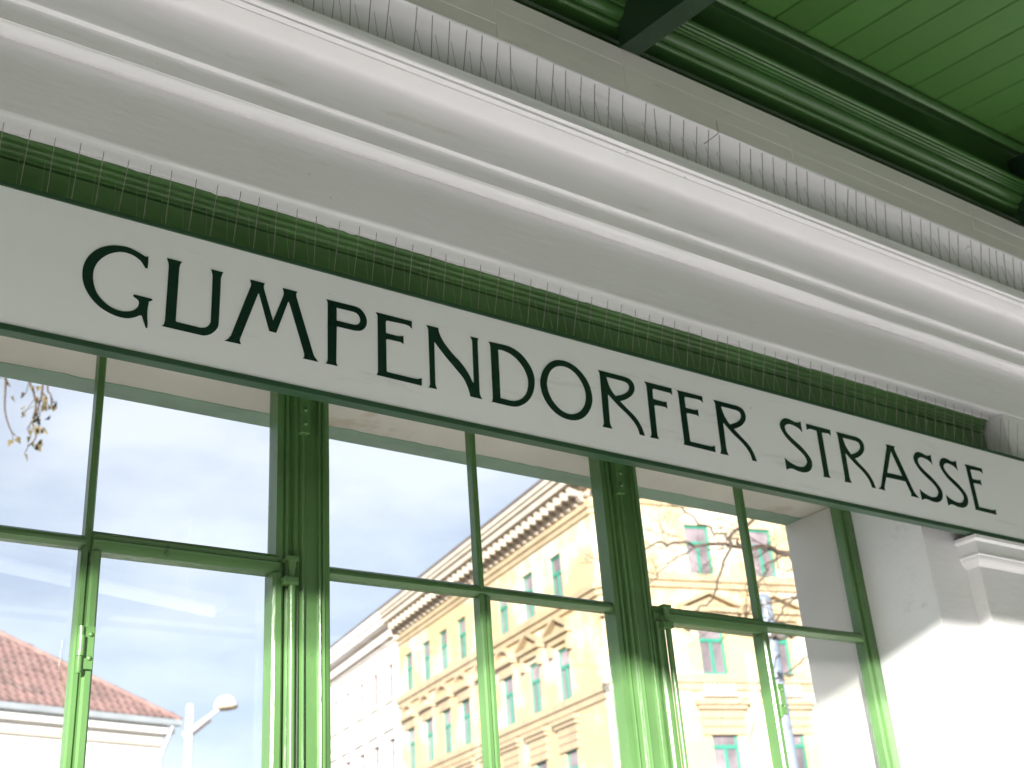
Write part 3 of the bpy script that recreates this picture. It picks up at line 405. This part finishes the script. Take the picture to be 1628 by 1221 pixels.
# ------------------------------------------------------------------ green canopy
SL = 0.14
canopy = thing('platform_canopy', 'green timber platform canopy with boarded soffit and dark moulded edge against the wall', 'canopy', (1.7, 1.74, 2.05))
mo = [(2.305, 2.054), (1.742, 2.054), (1.790, 2.058), (1.796, 2.066), (1.796, 2.128), (1.790, 2.134), (1.7450, 2.1190), (1.7385, 2.1150), (1.7345, 2.1150), (1.7300, 2.1175), (1.7275, 2.1215), (1.7280, 2.1255), (1.7310, 2.1275),
      (1.7305, 2.1310), (1.7230, 2.1315), (1.7150, 2.1335), (1.7085, 2.1380), (1.7045, 2.1440), (1.7030, 2.1500), (1.7040, 2.1540), (1.7065, 2.1560),
      (1.7000, 2.1570), (1.6975, 2.1600), (1.6975, 2.1625), (1.6925, 2.1635), (1.6905, 2.1665), (1.6905, 2.1690), (1.6855, 2.1705), (1.6840, 2.1735), (1.6840, 2.1760), (1.6785, 2.1770), (1.6760, 2.1800), (1.6750, 2.1850), (1.6765, 2.1895), (1.6860, 2.1905),
      (1.7180, 2.2000), (1.7240, 2.2080), (1.7240, 2.3300), (1.7180, 2.3380), (1.6690, 2.3000), (1.6680, 2.2925), (1.6640, 2.2905), (1.6575, 2.2920), (1.6515, 2.2970), (1.6480, 2.3030), (1.6475, 2.3085), (1.6500, 2.3130), (1.6560, 2.3150), (1.6560, 2.36), (2.305, 2.36)]
MB().prism(mo, 'x', -16, 16, nseg=400, wob=0.0012, freq=1.9, front=range(2, 40)).build('moulding', MOULDG, canopy, smooth=38)
YE = -1.87
def zroof(y): return 2.3165 - SL * (1.645 - y)
ang = math.atan(SL); Lb = (1.655 - YE) / math.cos(ang); Wb = 0.1176
bmesh_board = MB().prism([(-Wb / 2 + .0008, .022), (-Wb / 2 + .0008, .006), (-Wb / 2 + .0045, 0), (Wb / 2 - .0045, 0), (Wb / 2 - .0008, .006), (Wb / 2 - .0008, .022)], 'y', -Lb, 0).mesh('board', ROOFG)
x = 2.352 - Wb * 140 + Wb / 2; k = 0
while x < 16:
    o = link('board', bmesh_board); o.parent = canopy; o.matrix_parent_inverse = Matrix.Translation(-canopy.location)
    o.location = (x, 1.655, zroof(1.655) + random.uniform(0, .0015)); o.rotation_euler = (ang, 0, 0); x += Wb
dk = MB(); dk.add([(xx, y, zroof(y) + dz) for xx in (-14.4, 16.2) for y in (YE, 1.66) for dz in (.024, .060)], [(0, 1, 3, 2), (4, 6, 7, 5), (0, 4, 5, 1), (2, 3, 7, 6), (0, 2, 6, 4), (1, 5, 7, 3)])
dk.build('roof_deck', ROOFD, canopy)
for xr in [1.745 + 1.685 * k for k in range(-9, 9)]:
    rb = MB(); rb.add([(xx, y, zz) for xx in (xr - .031, xr + .031) for y in (YE + .03, 1.7385) for zz in (2.052 + SL * (y - 1.74), zroof(y) - .0005 if y < 1.6 else 2.30)],
                      [(0, 1, 3, 2), (4, 6, 7, 5), (0, 4, 5, 1), (2, 3, 7, 6), (0, 2, 6, 4), (1, 5, 7, 3)])
    rb.build('rafter', RAFT, canopy, bevel=0.002)
MB().box(-14.6, 16.3, YE - .03, YE - .002, 1.747, 1.93).build('edge_board', MOULDG, canopy)
MB().tube([(-14.6, YE - .018, 1.700), (16.3, YE - .018, 1.700)], .0155, 12).build('gutter_rail', MOULDG, canopy, smooth=40)

# fluorescent luminaire hung under the canopy behind the viewer (seen only as a reflection in the panes)
lum = thing('tube_luminaire', 'long white fluorescent tube lamp mirrored faintly in the lower left panes', 'lamp', (1.2, -0.26, 1.42))
MB().add([(x_, y_ + o_, z_) for z_ in (1.406, 1.45) for x_, y_ in ((.56, -.035), (1.93, -.485)) for o_ in (-.04, .04)], [(0, 1, 3, 2), (4, 6, 7, 5), (0, 4, 5, 1), (2, 3, 7, 6), (0, 2, 6, 4), (1, 5, 7, 3)]).build('housing', CABLE, lum, bevel=.003)
MB().tube([(0.60, -0.048, 1.385), (1.88, -0.468, 1.385)], .019, 12).build('tube', TUBE, lum, smooth=60)
for xx, yy in ((0.75, -0.097), (1.75, -0.426)): MB().tube([(xx, yy, 1.449), (xx, yy, zroof(yy) + .004)], .006, 8).build('hanger', CABLE, lum)

# ------------------------------------------------------------------ street side: ochre corner house and pale neighbour
dL = (0.16736, 0.98590); nL = (-0.98590, 0.16736); dR = (0.97062, -0.24060); nR = (-0.24060, -0.97062)
C0 = (26.975, 32.057); C1 = (27.974, 30.531); cl = math.hypot(C1[0] - C0[0], C1[1] - C0[1]); dC = ((C1[0] - C0[0]) / cl, (C1[1] - C0[1]) / cl); nC = (dC[1], -dC[0])
G0 = -7.0
def at(P, d, n, t, o, z): return (P[0] + d[0] * t + n[0] * o, P[1] + d[1] * t + n[1] * o, z)
def facade(mb, P, d, n, t0, t1, z0, z1, holes, depth=0.22):
    ts = sorted({t0, t1, *[h[0] for h in holes], *[h[1] for h in holes]}); zs = sorted({z0, z1, *[h[2] for h in holes], *[h[3] for h in holes]})
    for a, b in zip(ts, ts[1:]):
        for c, e in zip(zs, zs[1:]):
            tm, zm = (a + b) / 2, (c + e) / 2
            if any(h[0] < tm < h[1] and h[2] < zm < h[3] for h in holes): continue
            mb.add([at(P, d, n, a, 0, c), at(P, d, n, b, 0, c), at(P, d, n, b, 0, e), at(P, d, n, a, 0, e)], [(0, 1, 2, 3)])
    for (a, b, c, e) in holes:
        q = [(a, c), (b, c), (b, e), (a, e)]
        mb.add([at(P, d, n, t, o, z) for o in (0, -depth) for t, z in q], [(i, (i + 1) % 4, 4 + (i + 1) % 4, 4 + i) for i in range(4)] + [(4, 5, 6, 7)])
def window(parent, P, d, n, t, hw, z0, z1, mat, depth=0.10):
    f = MB(); fw = 0.085; zt = z0 + (z1 - z0) * 0.64
    f.bar(P, d, n, t - hw, t - hw + fw, -depth - .06, -depth, z0, z1).bar(P, d, n, t + hw - fw, t + hw, -depth - .06, -depth, z0, z1)
    f.bar(P, d, n, t - hw + fw, t + hw - fw, -depth - .06, -depth, z1 - fw, z1).bar(P, d, n, t - hw + fw, t + hw - fw, -depth - .06, -depth, z0, z0 + fw)
    f.bar(P, d, n, t - hw + fw, t + hw - fw, -depth - .055, -depth + .02, zt - .06, zt + .06).bar(P, d, n, t - .05, t + .05, -depth - .055, -depth + .01, z0 + fw, zt - .06)
    w_ = f.build('window', mat, parent)
    for (a, b, c, e) in ((t - hw + fw, t - .05, z0 + fw, zt - .06), (t + .05, t + hw - fw, z0 + fw, zt - .06), (t - hw + fw, t + hw - fw, zt + .06, z1 - fw)):
        MB().bar(P, d, n, a, b, -depth - .05, -depth - .035, c, e).build('pane', PANED, w_)
    return w_
def tri_hood(parent, P, d, n, t, hw, z, h):
    m = MB(); m.bar(P, d, n, t - hw, t + hw, 0, .30, z, z + .16).bar(P, d, n, t - hw + .12, t + hw - .12, 0, .16, z - .22, z)
    for s in (-1, 1):                                              # raking mouldings
        pts = [(t + s * hw, z + .165), (t + s * hw, z + .30), (t, z + .165 + h), (t, z + .03 + h)]
        v = [at(P, d, n, a, o, b) for o in (0, .30) for a, b in pts]
        m.add(v, [(0, 1, 2, 3), (7, 6, 5, 4)] + [(i, (i + 1) % 4, 4 + (i + 1) % 4, 4 + i) for i in range(4)])
    m.add([at(P, d, n, a, .06, b) for a, b in ((t - hw + .1, z + .16), (t + hw - .1, z + .16), (t, z + h))], [(0, 1, 2)])
    for s in (-1, 1): m.bar(P, d, n, t + s * (hw - .22) - .09, t + s * (hw - .22) + .09, 0, .20, z - .60, z - .22)
    return m.build('pediment', STONE, parent)
def arch_hood(parent, P, d, n, t, hw, z, h, mat=None):
    m = MB(); m.bar(P, d, n, t - hw, t + hw, 0, .26, z, z + .13); K = 10
    for k in range(K):
        a0, a1 = math.pi * k / K, math.pi * (k + 1) / K
        pts = [(t - hw * .92 * math.cos(a), z + .13 + h * math.sin(a) * q) for a, q in ((a0, 1), (a1, 1), (a1, .74), (a0, .74))]
        pts = [(tt if i < 2 else t + (tt - t) * .80, zz) for i, (tt, zz) in enumerate(pts)]
        v = [at(P, d, n, a, o, b) for o in (0, .24) for a, b in pts]
        m.add(v, [(0, 1, 2, 3), (7, 6, 5, 4)] + [(i, (i + 1) % 4, 4 + (i + 1) % 4, 4 + i) for i in range(4)])
    m.bar(P, d, n, t - hw + .16, t + hw - .16, 0, .07, z - .42, z)
    return m.build('pediment', mat or STONE, parent)
def flat_hood(parent, P, d, n, t, hw, z):
    m = MB(); m.bar(P, d, n, t - hw, t + hw, 0, .28, z, z + .15).bar(P, d, n, t - hw + .08, t + hw - .08, 0, .18, z - .14, z)
    for k in range(3): m.bar(P, d, n, t - hw + .18, t + hw - .18, 0, .09, z - .42 - k * .27, z - .18 - k * .27)
    return m.build('window_hood', STONE, parent)
def run(path, o0, o1, z0, z1, mb=None):
    """moulding that follows a plan path [(x, y)...] with mitred corners (outward = right of travel reversed)"""
    mb = mb or MB(); P = [Vector(p) for p in path]; nn = []
    for a, b in zip(P, P[1:]):
        e = (b - a).normalized(); nn.append(Vector((e.y, -e.x)))
    off = []
    for i in range(len(P)):
        if i == 0: m_ = nn[0]
        elif i == len(P) - 1: m_ = nn[-1]
        else:
            m_ = (nn[i - 1] + nn[i]); m_ = m_ / (m_.length_squared / 2)
        off.append(m_)
    vs_ = []
    for i, p in enumerate(P):
        for o, z in ((o0, z0), (o1, z0), (o1, z1), (o0, z1)): vs_.append((p.x + off[i].x * o, p.y + off[i].y * o, z))
    fs_ = [(4 * i + k, 4 * i + (k + 1) % 4, 4 * i + 4 + (k + 1) % 4, 4 * i + 4 + k) for i in range(len(P) - 1) for k in range(4)]
    q = 4 * (len(P) - 1); fs_ += [(3, 2, 1, 0), (q, q + 1, q + 2, q + 3)]
    return mb.add(vs_, fs_)
TE = 19.5; RE = 12.5
far = at(C0, dL, nL, TE, 0, 0)[:2]; rend = at(C1, dR, nR, RE, 0, 0)[:2]
path = [far, C0, C1, rend]
ochre = thing('corner_apartment_house', 'ochre corner apartment house with teal windows, pediments and bracketed roof cornice', 'building', (C0[0], C0[1], G0))
rows = [(12.02, 13.85), (8.52, 10.38), (4.95, 6.82), (1.2, 3.1), (-2.4, -.5)]
tl = [2.95, 5.32, 7.66, 9.76, 11.87, 13.95, 16.0, 18.22]; tr = [2.2, 4.80, 7.40, 10.0]
wm = MB()
facade(wm, C0, dL, nL, 0, TE, G0, 15.5, [(t - .47, t + .47, a, b) for t in tl for a, b in rows])
facade(wm, C1, dR, nR, 0, RE, G0, 15.5, [(t - .50, t + .50, a, b) for t in tr for a, b in rows])
facade(wm, C0, dC, nC, 0, cl, G0, 15.5, [(cl / 2 - .48, cl / 2 + .48, a, b) for a, b in rows[:4]])
wm.add([(*far, G0), (*rend, G0), (*rend, 15.5), (*far, 15.5)], [(0, 1, 2, 3)])
wm.build('wall', YELLOW, ochre)
for a, b in rows:
    for t in tl: window(ochre, C0, dL, nL, t, .47, a, b, TEAL)
    for t in tr: window(ochre, C1, dR, nR, t, .50, a, b, TEAL)
for a, b in rows[:4]: window(ochre, C0, dC, nC, cl / 2, .48, a, b, TEAL)
for i, t in enumerate(tl):
    if i < 2: tri_hood(ochre, C0, dL, nL, t, .95, 10.78, .62)
    else: arch_hood(ochre, C0, dL, nL, t, .82, 10.78, .62)
    flat_hood(ochre, C0, dL, nL, t, .90, 7.72)
for t in tr:
    tri_hood(ochre, C1, dR, nR, t, 1.18, 10.62, .62); flat_hood(ochre, C1, dR, nR, t, 1.0, 7.48)
    bl = MB()
    for k in range(7): bl.tube([at(C1, dR, nR, t - .54 + k * .18, .10, 7.84), at(C1, dR, nR, t - .54 + k * .18, .10, 8.0), at(C1, dR, nR, t - .54 + k * .18, .10, 8.2)], [.05, .075, .045], 6)
    bl.bar(C1, dR, nR, t - .66, t + .66, 0, .05, 7.78, 8.2).bar(C1, dR, nR, t - .66, t + .66, .05, .17, 7.76, 7.84)
    bl.build('balustrade', PALEST, ochre)
tri_hood(ochre, C0, dC, nC, cl / 2, .84, 10.70, .55)
run(path, -.02, .22, 11.72, 11.98, run(path, -.02, .12, 11.50, 11.715)).build('storey_ledge', STONE, ochre)
run(path, -.02, .18, 8.22, 8.46, run(path, -.02, .09, 7.98, 8.215)).build('storey_ledge', STONE, ochre)
run(path, -.02, .16, 4.5, 4.75).build('storey_ledge', STONE, ochre)
run(path, -.02, .16, 14.72, 14.86, run(path, -.02, .08, 14.50, 14.715)).build('frieze_moulding', STONE, ochre)
run(path, -.02, .12, 15.16, 15.30, run(path, -.02, .30, 15.505, 15.60)).build('cornice_bed', PALEST, ochre)
run(path, -.30, .78, 15.605, 15.86, run(path, -.30, .90, 15.865, 16.02, run(path, -.30, .98, 16.025, 16.22))).build('cornice', PALEST, ochre)
run(path, -.60, 1.02, 16.225, 16.33).build('roof_edge', ROOFD, ochre)
mod = MB().box(-.11, .11, -.02, .62, -.17, .17)
mod.add([(-.12, 0, -.17), (.12, 0, -.17), (.12, .30, -.17), (-.12, .30, -.17), (-.12, 0, -.36), (.12, 0, -.36), (.12, .12, -.36), (-.12, .12, -.36)], [(0, 1, 2, 3), (4, 5, 6, 7), (0, 1, 5, 4), (1, 2, 6, 5), (2, 3, 7, 6), (3, 0, 4, 7)])
mod = mod.mesh('modillion', PALEST)
def modillion(P, d, n, t):
    o = link('modillion', mod); o.parent = ochre; o.matrix_parent_inverse = Matrix.Translation(-ochre.location)
    o.matrix_basis = Matrix(((d[0], n[0], 0, P[0] + d[0] * t), (d[1], n[1], 0, P[1] + d[1] * t), (0, 0, 1, 15.42), (0, 0, 0, 1)))
for k in range(36): modillion(C0, dL, nL, .35 + k * .535)
for k in range(22): modillion(C1, dR, nR, .35 + k * .56)
for t in (.35, cl / 2, cl - .35): modillion(C0, dC, nC, t)
# low pitched roof
rf = MB(); back = [(far[0] + 6, far[1]), (C0[0] + 7, C0[1] + 4), (rend[0], rend[1] + 6)]
rf.add([(far[0] - .5, far[1], 16.335), (C0[0] - .3, C0[1] - .3, 16.335), (C1[0], C1[1] - .6, 16.335), (rend[0], rend[1] - .6, 16.335), (back[2][0], back[2][1], 18.5), (back[1][0], back[1][1], 18.5), (back[0][0], back[0][1], 18.5), (back[2][0], back[2][1], 16.3), (back[0][0], back[0][1], 16.3)],
       [(0, 1, 5, 6), (1, 2, 5), (2, 3, 4, 5), (4, 7, 3), (0, 6, 8), (4, 5, 6, 8, 7)])
rf.build('roof', ROOFT, ochre)
# balcony on the chamfered corner
bc = MB(); bc.bar(C0, dC, nC, .10, cl - .10, 0, .95, 8.30, 8.46).bar(C0, dC, nC, .05, cl - .05, 0, 1.0, 8.465, 8.53)
balc = bc.build('balcony', STONE, ochre)
for t in (.45, cl - .45):
    MB().bar(C0, dC, nC, t - .12, t + .12, 0, .75, 8.05, 8.295).bar(C0, dC, nC, t - .12, t + .12, 0, .45, 7.72, 8.045).bar(C0, dC, nC, t - .11, t + .11, 0, .22, 7.45, 7.715).build('console', PALEST, balc)
rl = MB()
for z in (8.60, 9.42): rl.bar(C0, dC, nC, .10, cl - .10, .90, .94, z, z + .035)
for k in range(16): rl.bar(C0, dC, nC, .12 + k * .104, .135 + k * .104, .91, .93, 8.54, 9.42)
for z in (8.60, 9.42):
    for t in (.10, cl - .13): rl.bar(C0, dC, nC, t, t + .03, .0, .90, z, z + .035)
rl.build('railing', ZINC, balc)
# pale neighbour
pale = thing('pale_apartment_house', 'pale stucco apartment house with mauve windows adjoining the ochre house', 'building', (far[0], far[1], G0))
tw = [20.72, 22.95, 25.12, 27.35, 29.43, 31.55, 33.65]; rows2 = [(12.28, 13.92), (8.65, 10.42), (5.0, 6.8), (1.3, 3.1)]
pm = MB(); PE = 35.5
facade(pm, C0, dL, nL, TE + .01, PE, G0, 15.35, [(t - .40, t + .40, a, b) for t in tw for a, b in rows2])
pm.build('wall', WHITEF, pale)
for a, b in rows2:
    for t in tw: window(pale, C0, dL, nL, t, .40, a, b, MAUVE)
for t in tw:
    arch_hood(pale, C0, dL, nL, t, .74, 10.75, .55, WHITEF)
    MB().bar(C0, dL, nL, t - .66, t + .66, 0, .16, 12.08, 12.22).build('window_sill', WHITET, pale)
pth = [at(C0, dL, nL, PE, 0, 0)[:2], at(C0, dL, nL, TE + .01, 0, 0)[:2]]
run(pth, -.02, .10, 11.45, 11.60).build('storey_ledge', WHITEF, pale)
run(pth, -.02, .12, 14.9, 15.05, run(pth, -.02, .30, 15.355, 15.60)).build('cornice_bed', WHITET, pale)
run(pth, -.30, .78, 15.605, 15.86, run(pth, -.30, .90, 15.865, 16.02, run(pth, -.30, .98, 16.025, 16.22))).build('cornice', WHITEF, pale)
run(pth, -.60, 1.02, 16.225, 16.33).build('roof_edge', ROOFD, pale)
dn = MB().box(-.10, .10, -.02, .45, -.14, .14).mesh('modillion', WHITET)
for k in range(38):
    o = link('modillion', dn); o.parent = pale; o.matrix_parent_inverse = Matrix.Translation(-pale.location); t = TE + .25 + k * .415
    o.matrix_basis = Matrix(((dL[0], nL[0], 0, C0[0] + dL[0] * t), (dL[1], nL[1], 0, C0[1] + dL[1] * t), (0, 0, 1, 15.20), (0, 0, 0, 1)))

# ------------------------------------------------------------------ low house with the red hipped roof
E_ = (12.42, 32.65); dH = (-0.972, -0.233); nH = (0.233, -0.972)
house = thing('red_roofed_house', 'low white house with red tiled hip roof and gutter behind the street lamp', 'house', (E_[0], E_[1], G0))
EZ = 6.62
hb = MB().bar(E_, dH, nH, .35, 16, -9.6, -.35, G0, EZ - .30); hb.build('wall', HOUSEW, house)
MB().bar(E_, dH, nH, .12, 16.2, -9.8, -.12, EZ - .295, EZ - .10).build('eaves_soffit', HOUSEW, house)
MB().bar(E_, dH, nH, .30, 16.0, -9.6, -.26, EZ - .62, EZ - .48).build('string_course', PALEST, house)
MB().bar(E_, dH, nH, .0, 16.4, -.10, .06, EZ - .095, EZ + .06).build('gutter', ZINC, house, bevel=.02)
MB().tube([at(E_, dH, nH, .25, .0, EZ - .1), at(E_, dH, nH, .30, -.20, EZ - .5), at(E_, dH, nH, .42, -.28, EZ - .9), at(E_, dH, nH, .42, -.28, G0)], .055, 8).build('downpipe', ZINC, house, smooth=40)
TN = 0.745
def rp(t, o): return at(E_, dH, nH, t, -o, EZ + .03 + TN * min(o, t))
hr = MB(); hr.add([rp(0, 0), rp(16.4, 0), rp(16.4, 4.9), rp(4.9, 4.9), at(E_, dH, nH, 0, -9.8, EZ + .03), at(E_, dH, nH, 16.4, -9.8, EZ + .03)], [(0, 1, 2, 3), (0, 3, 4), (3, 2, 5, 4), (1, 5, 2)])
roof = hr.build('roof', ROOFT, house)
ti = MB(); rnd = random.Random(5); cw = .24
for r_ in range(17):
    o0 = .02 + r_ * .28; o1 = o0 + .33; t = o0 + .10 + (r_ % 2) * cw / 2
    while t < 12.5:
        j = rnd.uniform(0, .02); w2 = cw / 2 - .006; pts = []
        for (oo, lift) in ((o0, .050), (o1, .018)):
            for (dt, dz) in ((-w2, 0), (0, .028), (w2, 0)):
                q = at(E_, dH, nH, t + dt, -oo, EZ + .03 + TN * oo + lift + j + dz); pts.append(q)
        pts += [(p[0], p[1], p[2] - .03) for p in pts[:3]]
        ti.add(pts, [(0, 1, 4, 3), (1, 2, 5, 4), (6, 7, 1, 0), (7, 8, 2, 1)]); t += cw
tag(ti.build('roof_tile', ROOFT, roof), kind='stuff')
MB().tube([rp(.02, .02), rp(4.9, 4.9)], .10, 8).build('hip_ridge', ROOFT, roof)

# ------------------------------------------------------------------ street lamp, grey pole
lamp = thing('street_lamp', 'white street lamp with domed head on a slanting arm beside the red roofed house', 'street lamp', (7.745, 20, G0))
MB().tube([(7.745, 20, G0), (7.745, 20, -2), (7.745, 20, 4.30), (7.745, 20, 4.36)], [.09, .075, .062, .045], 14).build('pole', LAMPW, lamp, smooth=50)
MB().tube([(7.66, 20, 3.86), (7.78, 20, 3.93), (8.24, 20, 4.30), (8.28, 20, 4.33)], [.055, .05, .032, .05], 10).build('arm', LAMPW, lamp, smooth=50)
MB().tube([(7.80, 19.97, 3.87), (8.10, 19.97, 4.11)], .022, 8).build('brace', ROOFD, lamp)
hd = MB().dome((8.375, 20, 4.345), .205, (-.10, 0, 1), 20, 7).build('lamp_head', LAMPW, lamp, smooth=50)
MB().tube([(8.375, 20, 4.342), (8.377, 20, 4.315)], [.20, .185], 20).build('lens', STONE, hd)
pole = thing('grey_post', 'thick grey round-topped metal post standing before the ochre house', 'post', (13.20, 12, G0))
pm_ = MB().tube([(13.20, 12, G0), (13.20, 12, 4.545)], .108, 18).build('shaft', POLEG, pole, smooth=50)
MB().dome((13.20, 12, 4.55), .108, (0, 0, 1), 18, 5).build('cap', POLEG, pole, smooth=60)
MB().tube([(13.20, 12, 4.28), (13.20, 12, 4.32)], .118, 18).build('collar', POLEG, pole, smooth=50)

# ------------------------------------------------------------------ bare tree at the right, birch with hanging twigs at the left
def smooth_path(p, k=4):
    p = [Vector(q) for q in p]; out = []
    for i in range(len(p) - 1):
        a = p[max(i - 1, 0)]; b = p[i]; c = p[i + 1]; d = p[min(i + 2, len(p) - 1)]
        for s in range(k):
            t = s / k; out.append(.5 * ((2 * b) + (c - a) * t + (2 * a - 5 * b + 4 * c - d) * t * t + (3 * b - a - 3 * c + d) * t ** 3))
    return out + [p[-1]]
bare = thing('bare_tree', 'bare leafless street tree reaching dark branches across the ochre house', 'tree', (16.6, 12.6, G0))
MB().tube(smooth_path([(16.6, 12.6, G0), (16.65, 12.6, -2), (16.5, 12.5, 2.0), (16.55, 12.4, 5.0), (16.4, 12.4, 8.5), (16.5, 12.3, 11)]), [.24 - .0095 * i for i in range(21)], 10).build('trunk', BARK, bare, smooth=50)
crown = MB(); rt = random.Random(21)
def twig(p, d, ln, r, lev):
    pts = [p]; d = d.normalized(); n_ = 5
    for i in range(n_):
        d = (d + Vector((rt.gauss(0, .20), rt.gauss(0, .20), rt.gauss(0, .20) + .02))).normalized(); pts.append(pts[-1] + d * ln / n_)
    crown.tube(pts, [r * (1 - .16 * i) for i in range(n_ + 1)], 4, cap=False)
    if lev > 0:
        for i in range(1, n_ + 1):
            if rt.random() < .62:
                side = Vector((rt.gauss(0, 1), rt.gauss(0, .8), rt.gauss(0, 1))).normalized()
                twig(pts[i], (d + side * .95), ln * rt.uniform(.45, .72), r * .6, lev - 1)
def limb(pts, r0, r1, tw=1.0, lev=2):
    p = smooth_path(pts, 4); n_ = len(p)
    p = [q + Vector((rt.gauss(0, .015), rt.gauss(0, .05), rt.gauss(0, .015))) if 0 < i < n_ - 1 else q for i, q in enumerate(p)]
    crown.tube(p, [.78 * (r0 + (r1 - r0) * i / (n_ - 1)) for i in range(n_)], 6)
    for i in range(2, n_):
        if rt.random() < .40 * tw:
            d = (p[i] - p[i - 1]).normalized(); side = Vector((rt.gauss(-.2, .7), rt.gauss(0, .6), rt.gauss(.15, .8)))
            twig(p[i], d * .6 + side * .8, rt.uniform(.5, 1.1), max(.006, (r0 + (r1 - r0) * i / n_) * .30), lev)
    twig(p[-1], p[-1] - p[-3], .9, r1 * .8, lev)
limb([(16.5, 12.45, 4.6), (15.4, 12.2, 5.15), (14.398, 12, 5.311), (13.92, 12, 5.332), (13.396, 12, 5.383), (12.932, 12, 5.343), (12.165, 12, 5.263), (11.434, 12, 5.177), (10.952, 12, 5.025)], .075, .016, 1.0)
limb([(13.92, 12, 5.332), (13.481, 12, 5.17), (13.236, 12, 4.836), (13.064, 12, 4.583)], .028, .012, .6, 1)
limb([(16.45, 12.4, 7.4), (15.3, 12.2, 7.1), (14.331, 12, 6.637), (13.791, 12, 6.238), (13.214, 12, 5.751), (12.742, 12, 5.447), (12.481, 12, 4.984), (12.211, 12, 4.54), (11.864, 12, 4.282)], .055, .016, .9)
limb([(16.5, 12.5, 3.2), (15.0, 11.6, 3.8), (13.46, 11, 3.91), (12.937, 11, 3.838), (12.572, 11, 3.747), (12.294, 11, 3.682), (12.06, 11, 3.687), (11.788, 11, 3.763)], .06, .016, .7)
limb([(15.0, 11.6, 3.8), (13.7, 11, 3.75), (13.13, 11, 3.623), (12.782, 11, 3.469), (12.463, 11, 3.296), (12.226, 11, 3.141)], .03, .010, .6, 1)
limb([(13.8, 11.3, 4.6), (12.664, 11, 4.229), (12.203, 11, 3.8), (11.818, 11, 3.114), (11.639, 11, 2.555), (11.412, 11, 2.01)], .022, .010, .3, 1)
limb([(16.5, 12.45, 4.3), (14.253, 11.5, 4.761), (13.687, 11.5, 4.652), (13.282, 11.5, 4.489), (12.98, 11.5, 4.394), (12.189, 11.5, 4.139)], .04, .012, .7)
limb([(12.932, 12, 5.343), (12.577, 12, 5.469), (12.104, 12, 5.594), (11.658, 12, 5.814), (11.19, 12, 5.837)], .026, .012, 1.2)
limb([(12.165, 12, 5.263), (11.771, 12, 5.083), (11.381, 12, 4.853), (11.054, 12, 4.594)], .02, .010, 1.2)
limb([(14.6, 12.1, 7.6), (13.4, 12, 6.9), (12.4, 12, 6.3), (11.7, 12, 6.1), (11.1, 12, 5.9)], .04, .012, 1.2)
limb([(16.4, 12.4, 8.2), (14.6, 12.1, 7.6), (13.6, 12.1, 8.3)], .06, .02, .8)
crown.build('crown', BARK, bare)
birch = thing('birch_tree', 'birch tree dangling thin twigs with a few yellow leaves at top left', 'tree', (-1.6, 8.6, G0))
MB().tube(smooth_path([(-1.6, 8.6, G0), (-1.55, 8.6, -1), (-1.3, 8.5, 4), (-.6, 8.3, 6.4), (.8, 8.1, 7.2), (2.2, 8, 6.9)]), [.20 - .0088 * i for i in range(21)], 10).build('trunk', BARK, birch, smooth=50)
tg = MB(); lf = []; rb_ = random.Random(3)
def hang(pts, leaves):
    p = smooth_path(pts, 5); tg.tube(p, [.011 - .007 * i / len(p) for i in range(len(p))], 4)
    for i in range(len(p)):
        if p[i].z < 4.05 and rb_.random() < leaves:
            lf.append(p[i] + Vector((rb_.gauss(0, .03), rb_.gauss(0, .05), rb_.gauss(-.03, .02))))
            if rb_.random() < .6: tg.tube([p[i], lf[-1]], .003, 3)
hang([(1.55, 8, 7.0), (1.60, 8, 5.0), (1.69, 8, 3.92), (1.70, 8, 3.78), (1.715, 8, 3.62), (1.76, 8, 3.50), (1.80, 8, 3.455)], .14)
hang([(1.9, 8, 6.9), (1.80, 8, 5.2), (1.84, 8, 4.0), (1.885, 8, 3.80), (1.91, 8, 3.70), (1.90, 8, 3.58), (1.93, 8, 3.47), (1.89, 8, 3.40)], .62)
hang([(2.1, 8, 6.9), (1.93, 8, 5.0), (1.94, 8, 3.92), (1.935, 8, 3.75), (1.91, 8, 3.62), (1.87, 8, 3.52)], .75)
hang([(2.15, 8, 6.9), (2.0, 8, 5.0), (1.97, 8, 3.95), (2.0, 8, 3.80), (2.02, 8, 3.69)], .6)
hang([(1.5, 8, 7.0), (1.53, 8, 5.0), (1.62, 8, 4.0), (1.64, 8, 3.86)], .4)
tg.build('twigs', BARK, birch)
for p in lf:
    a = Vector((rb_.gauss(0, .5), rb_.gauss(0, .4), -1)).normalized(); s = a.cross(Vector((rb_.gauss(0, 1), rb_.gauss(0, 1), .2))).normalized(); nn_ = a.cross(s); ln = rb_.uniform(.045, .075); wd = ln * .36
    m = MB(); m.add([p, p + a * ln * .35 + s * wd + nn_ * .012, p + a * ln, p + a * ln * .35 - s * wd + nn_ * .012, p + a * ln * .4], [(0, 1, 4), (1, 2, 4), (2, 3, 4), (3, 0, 4)])
    m.build('leaf', LEAF, birch)
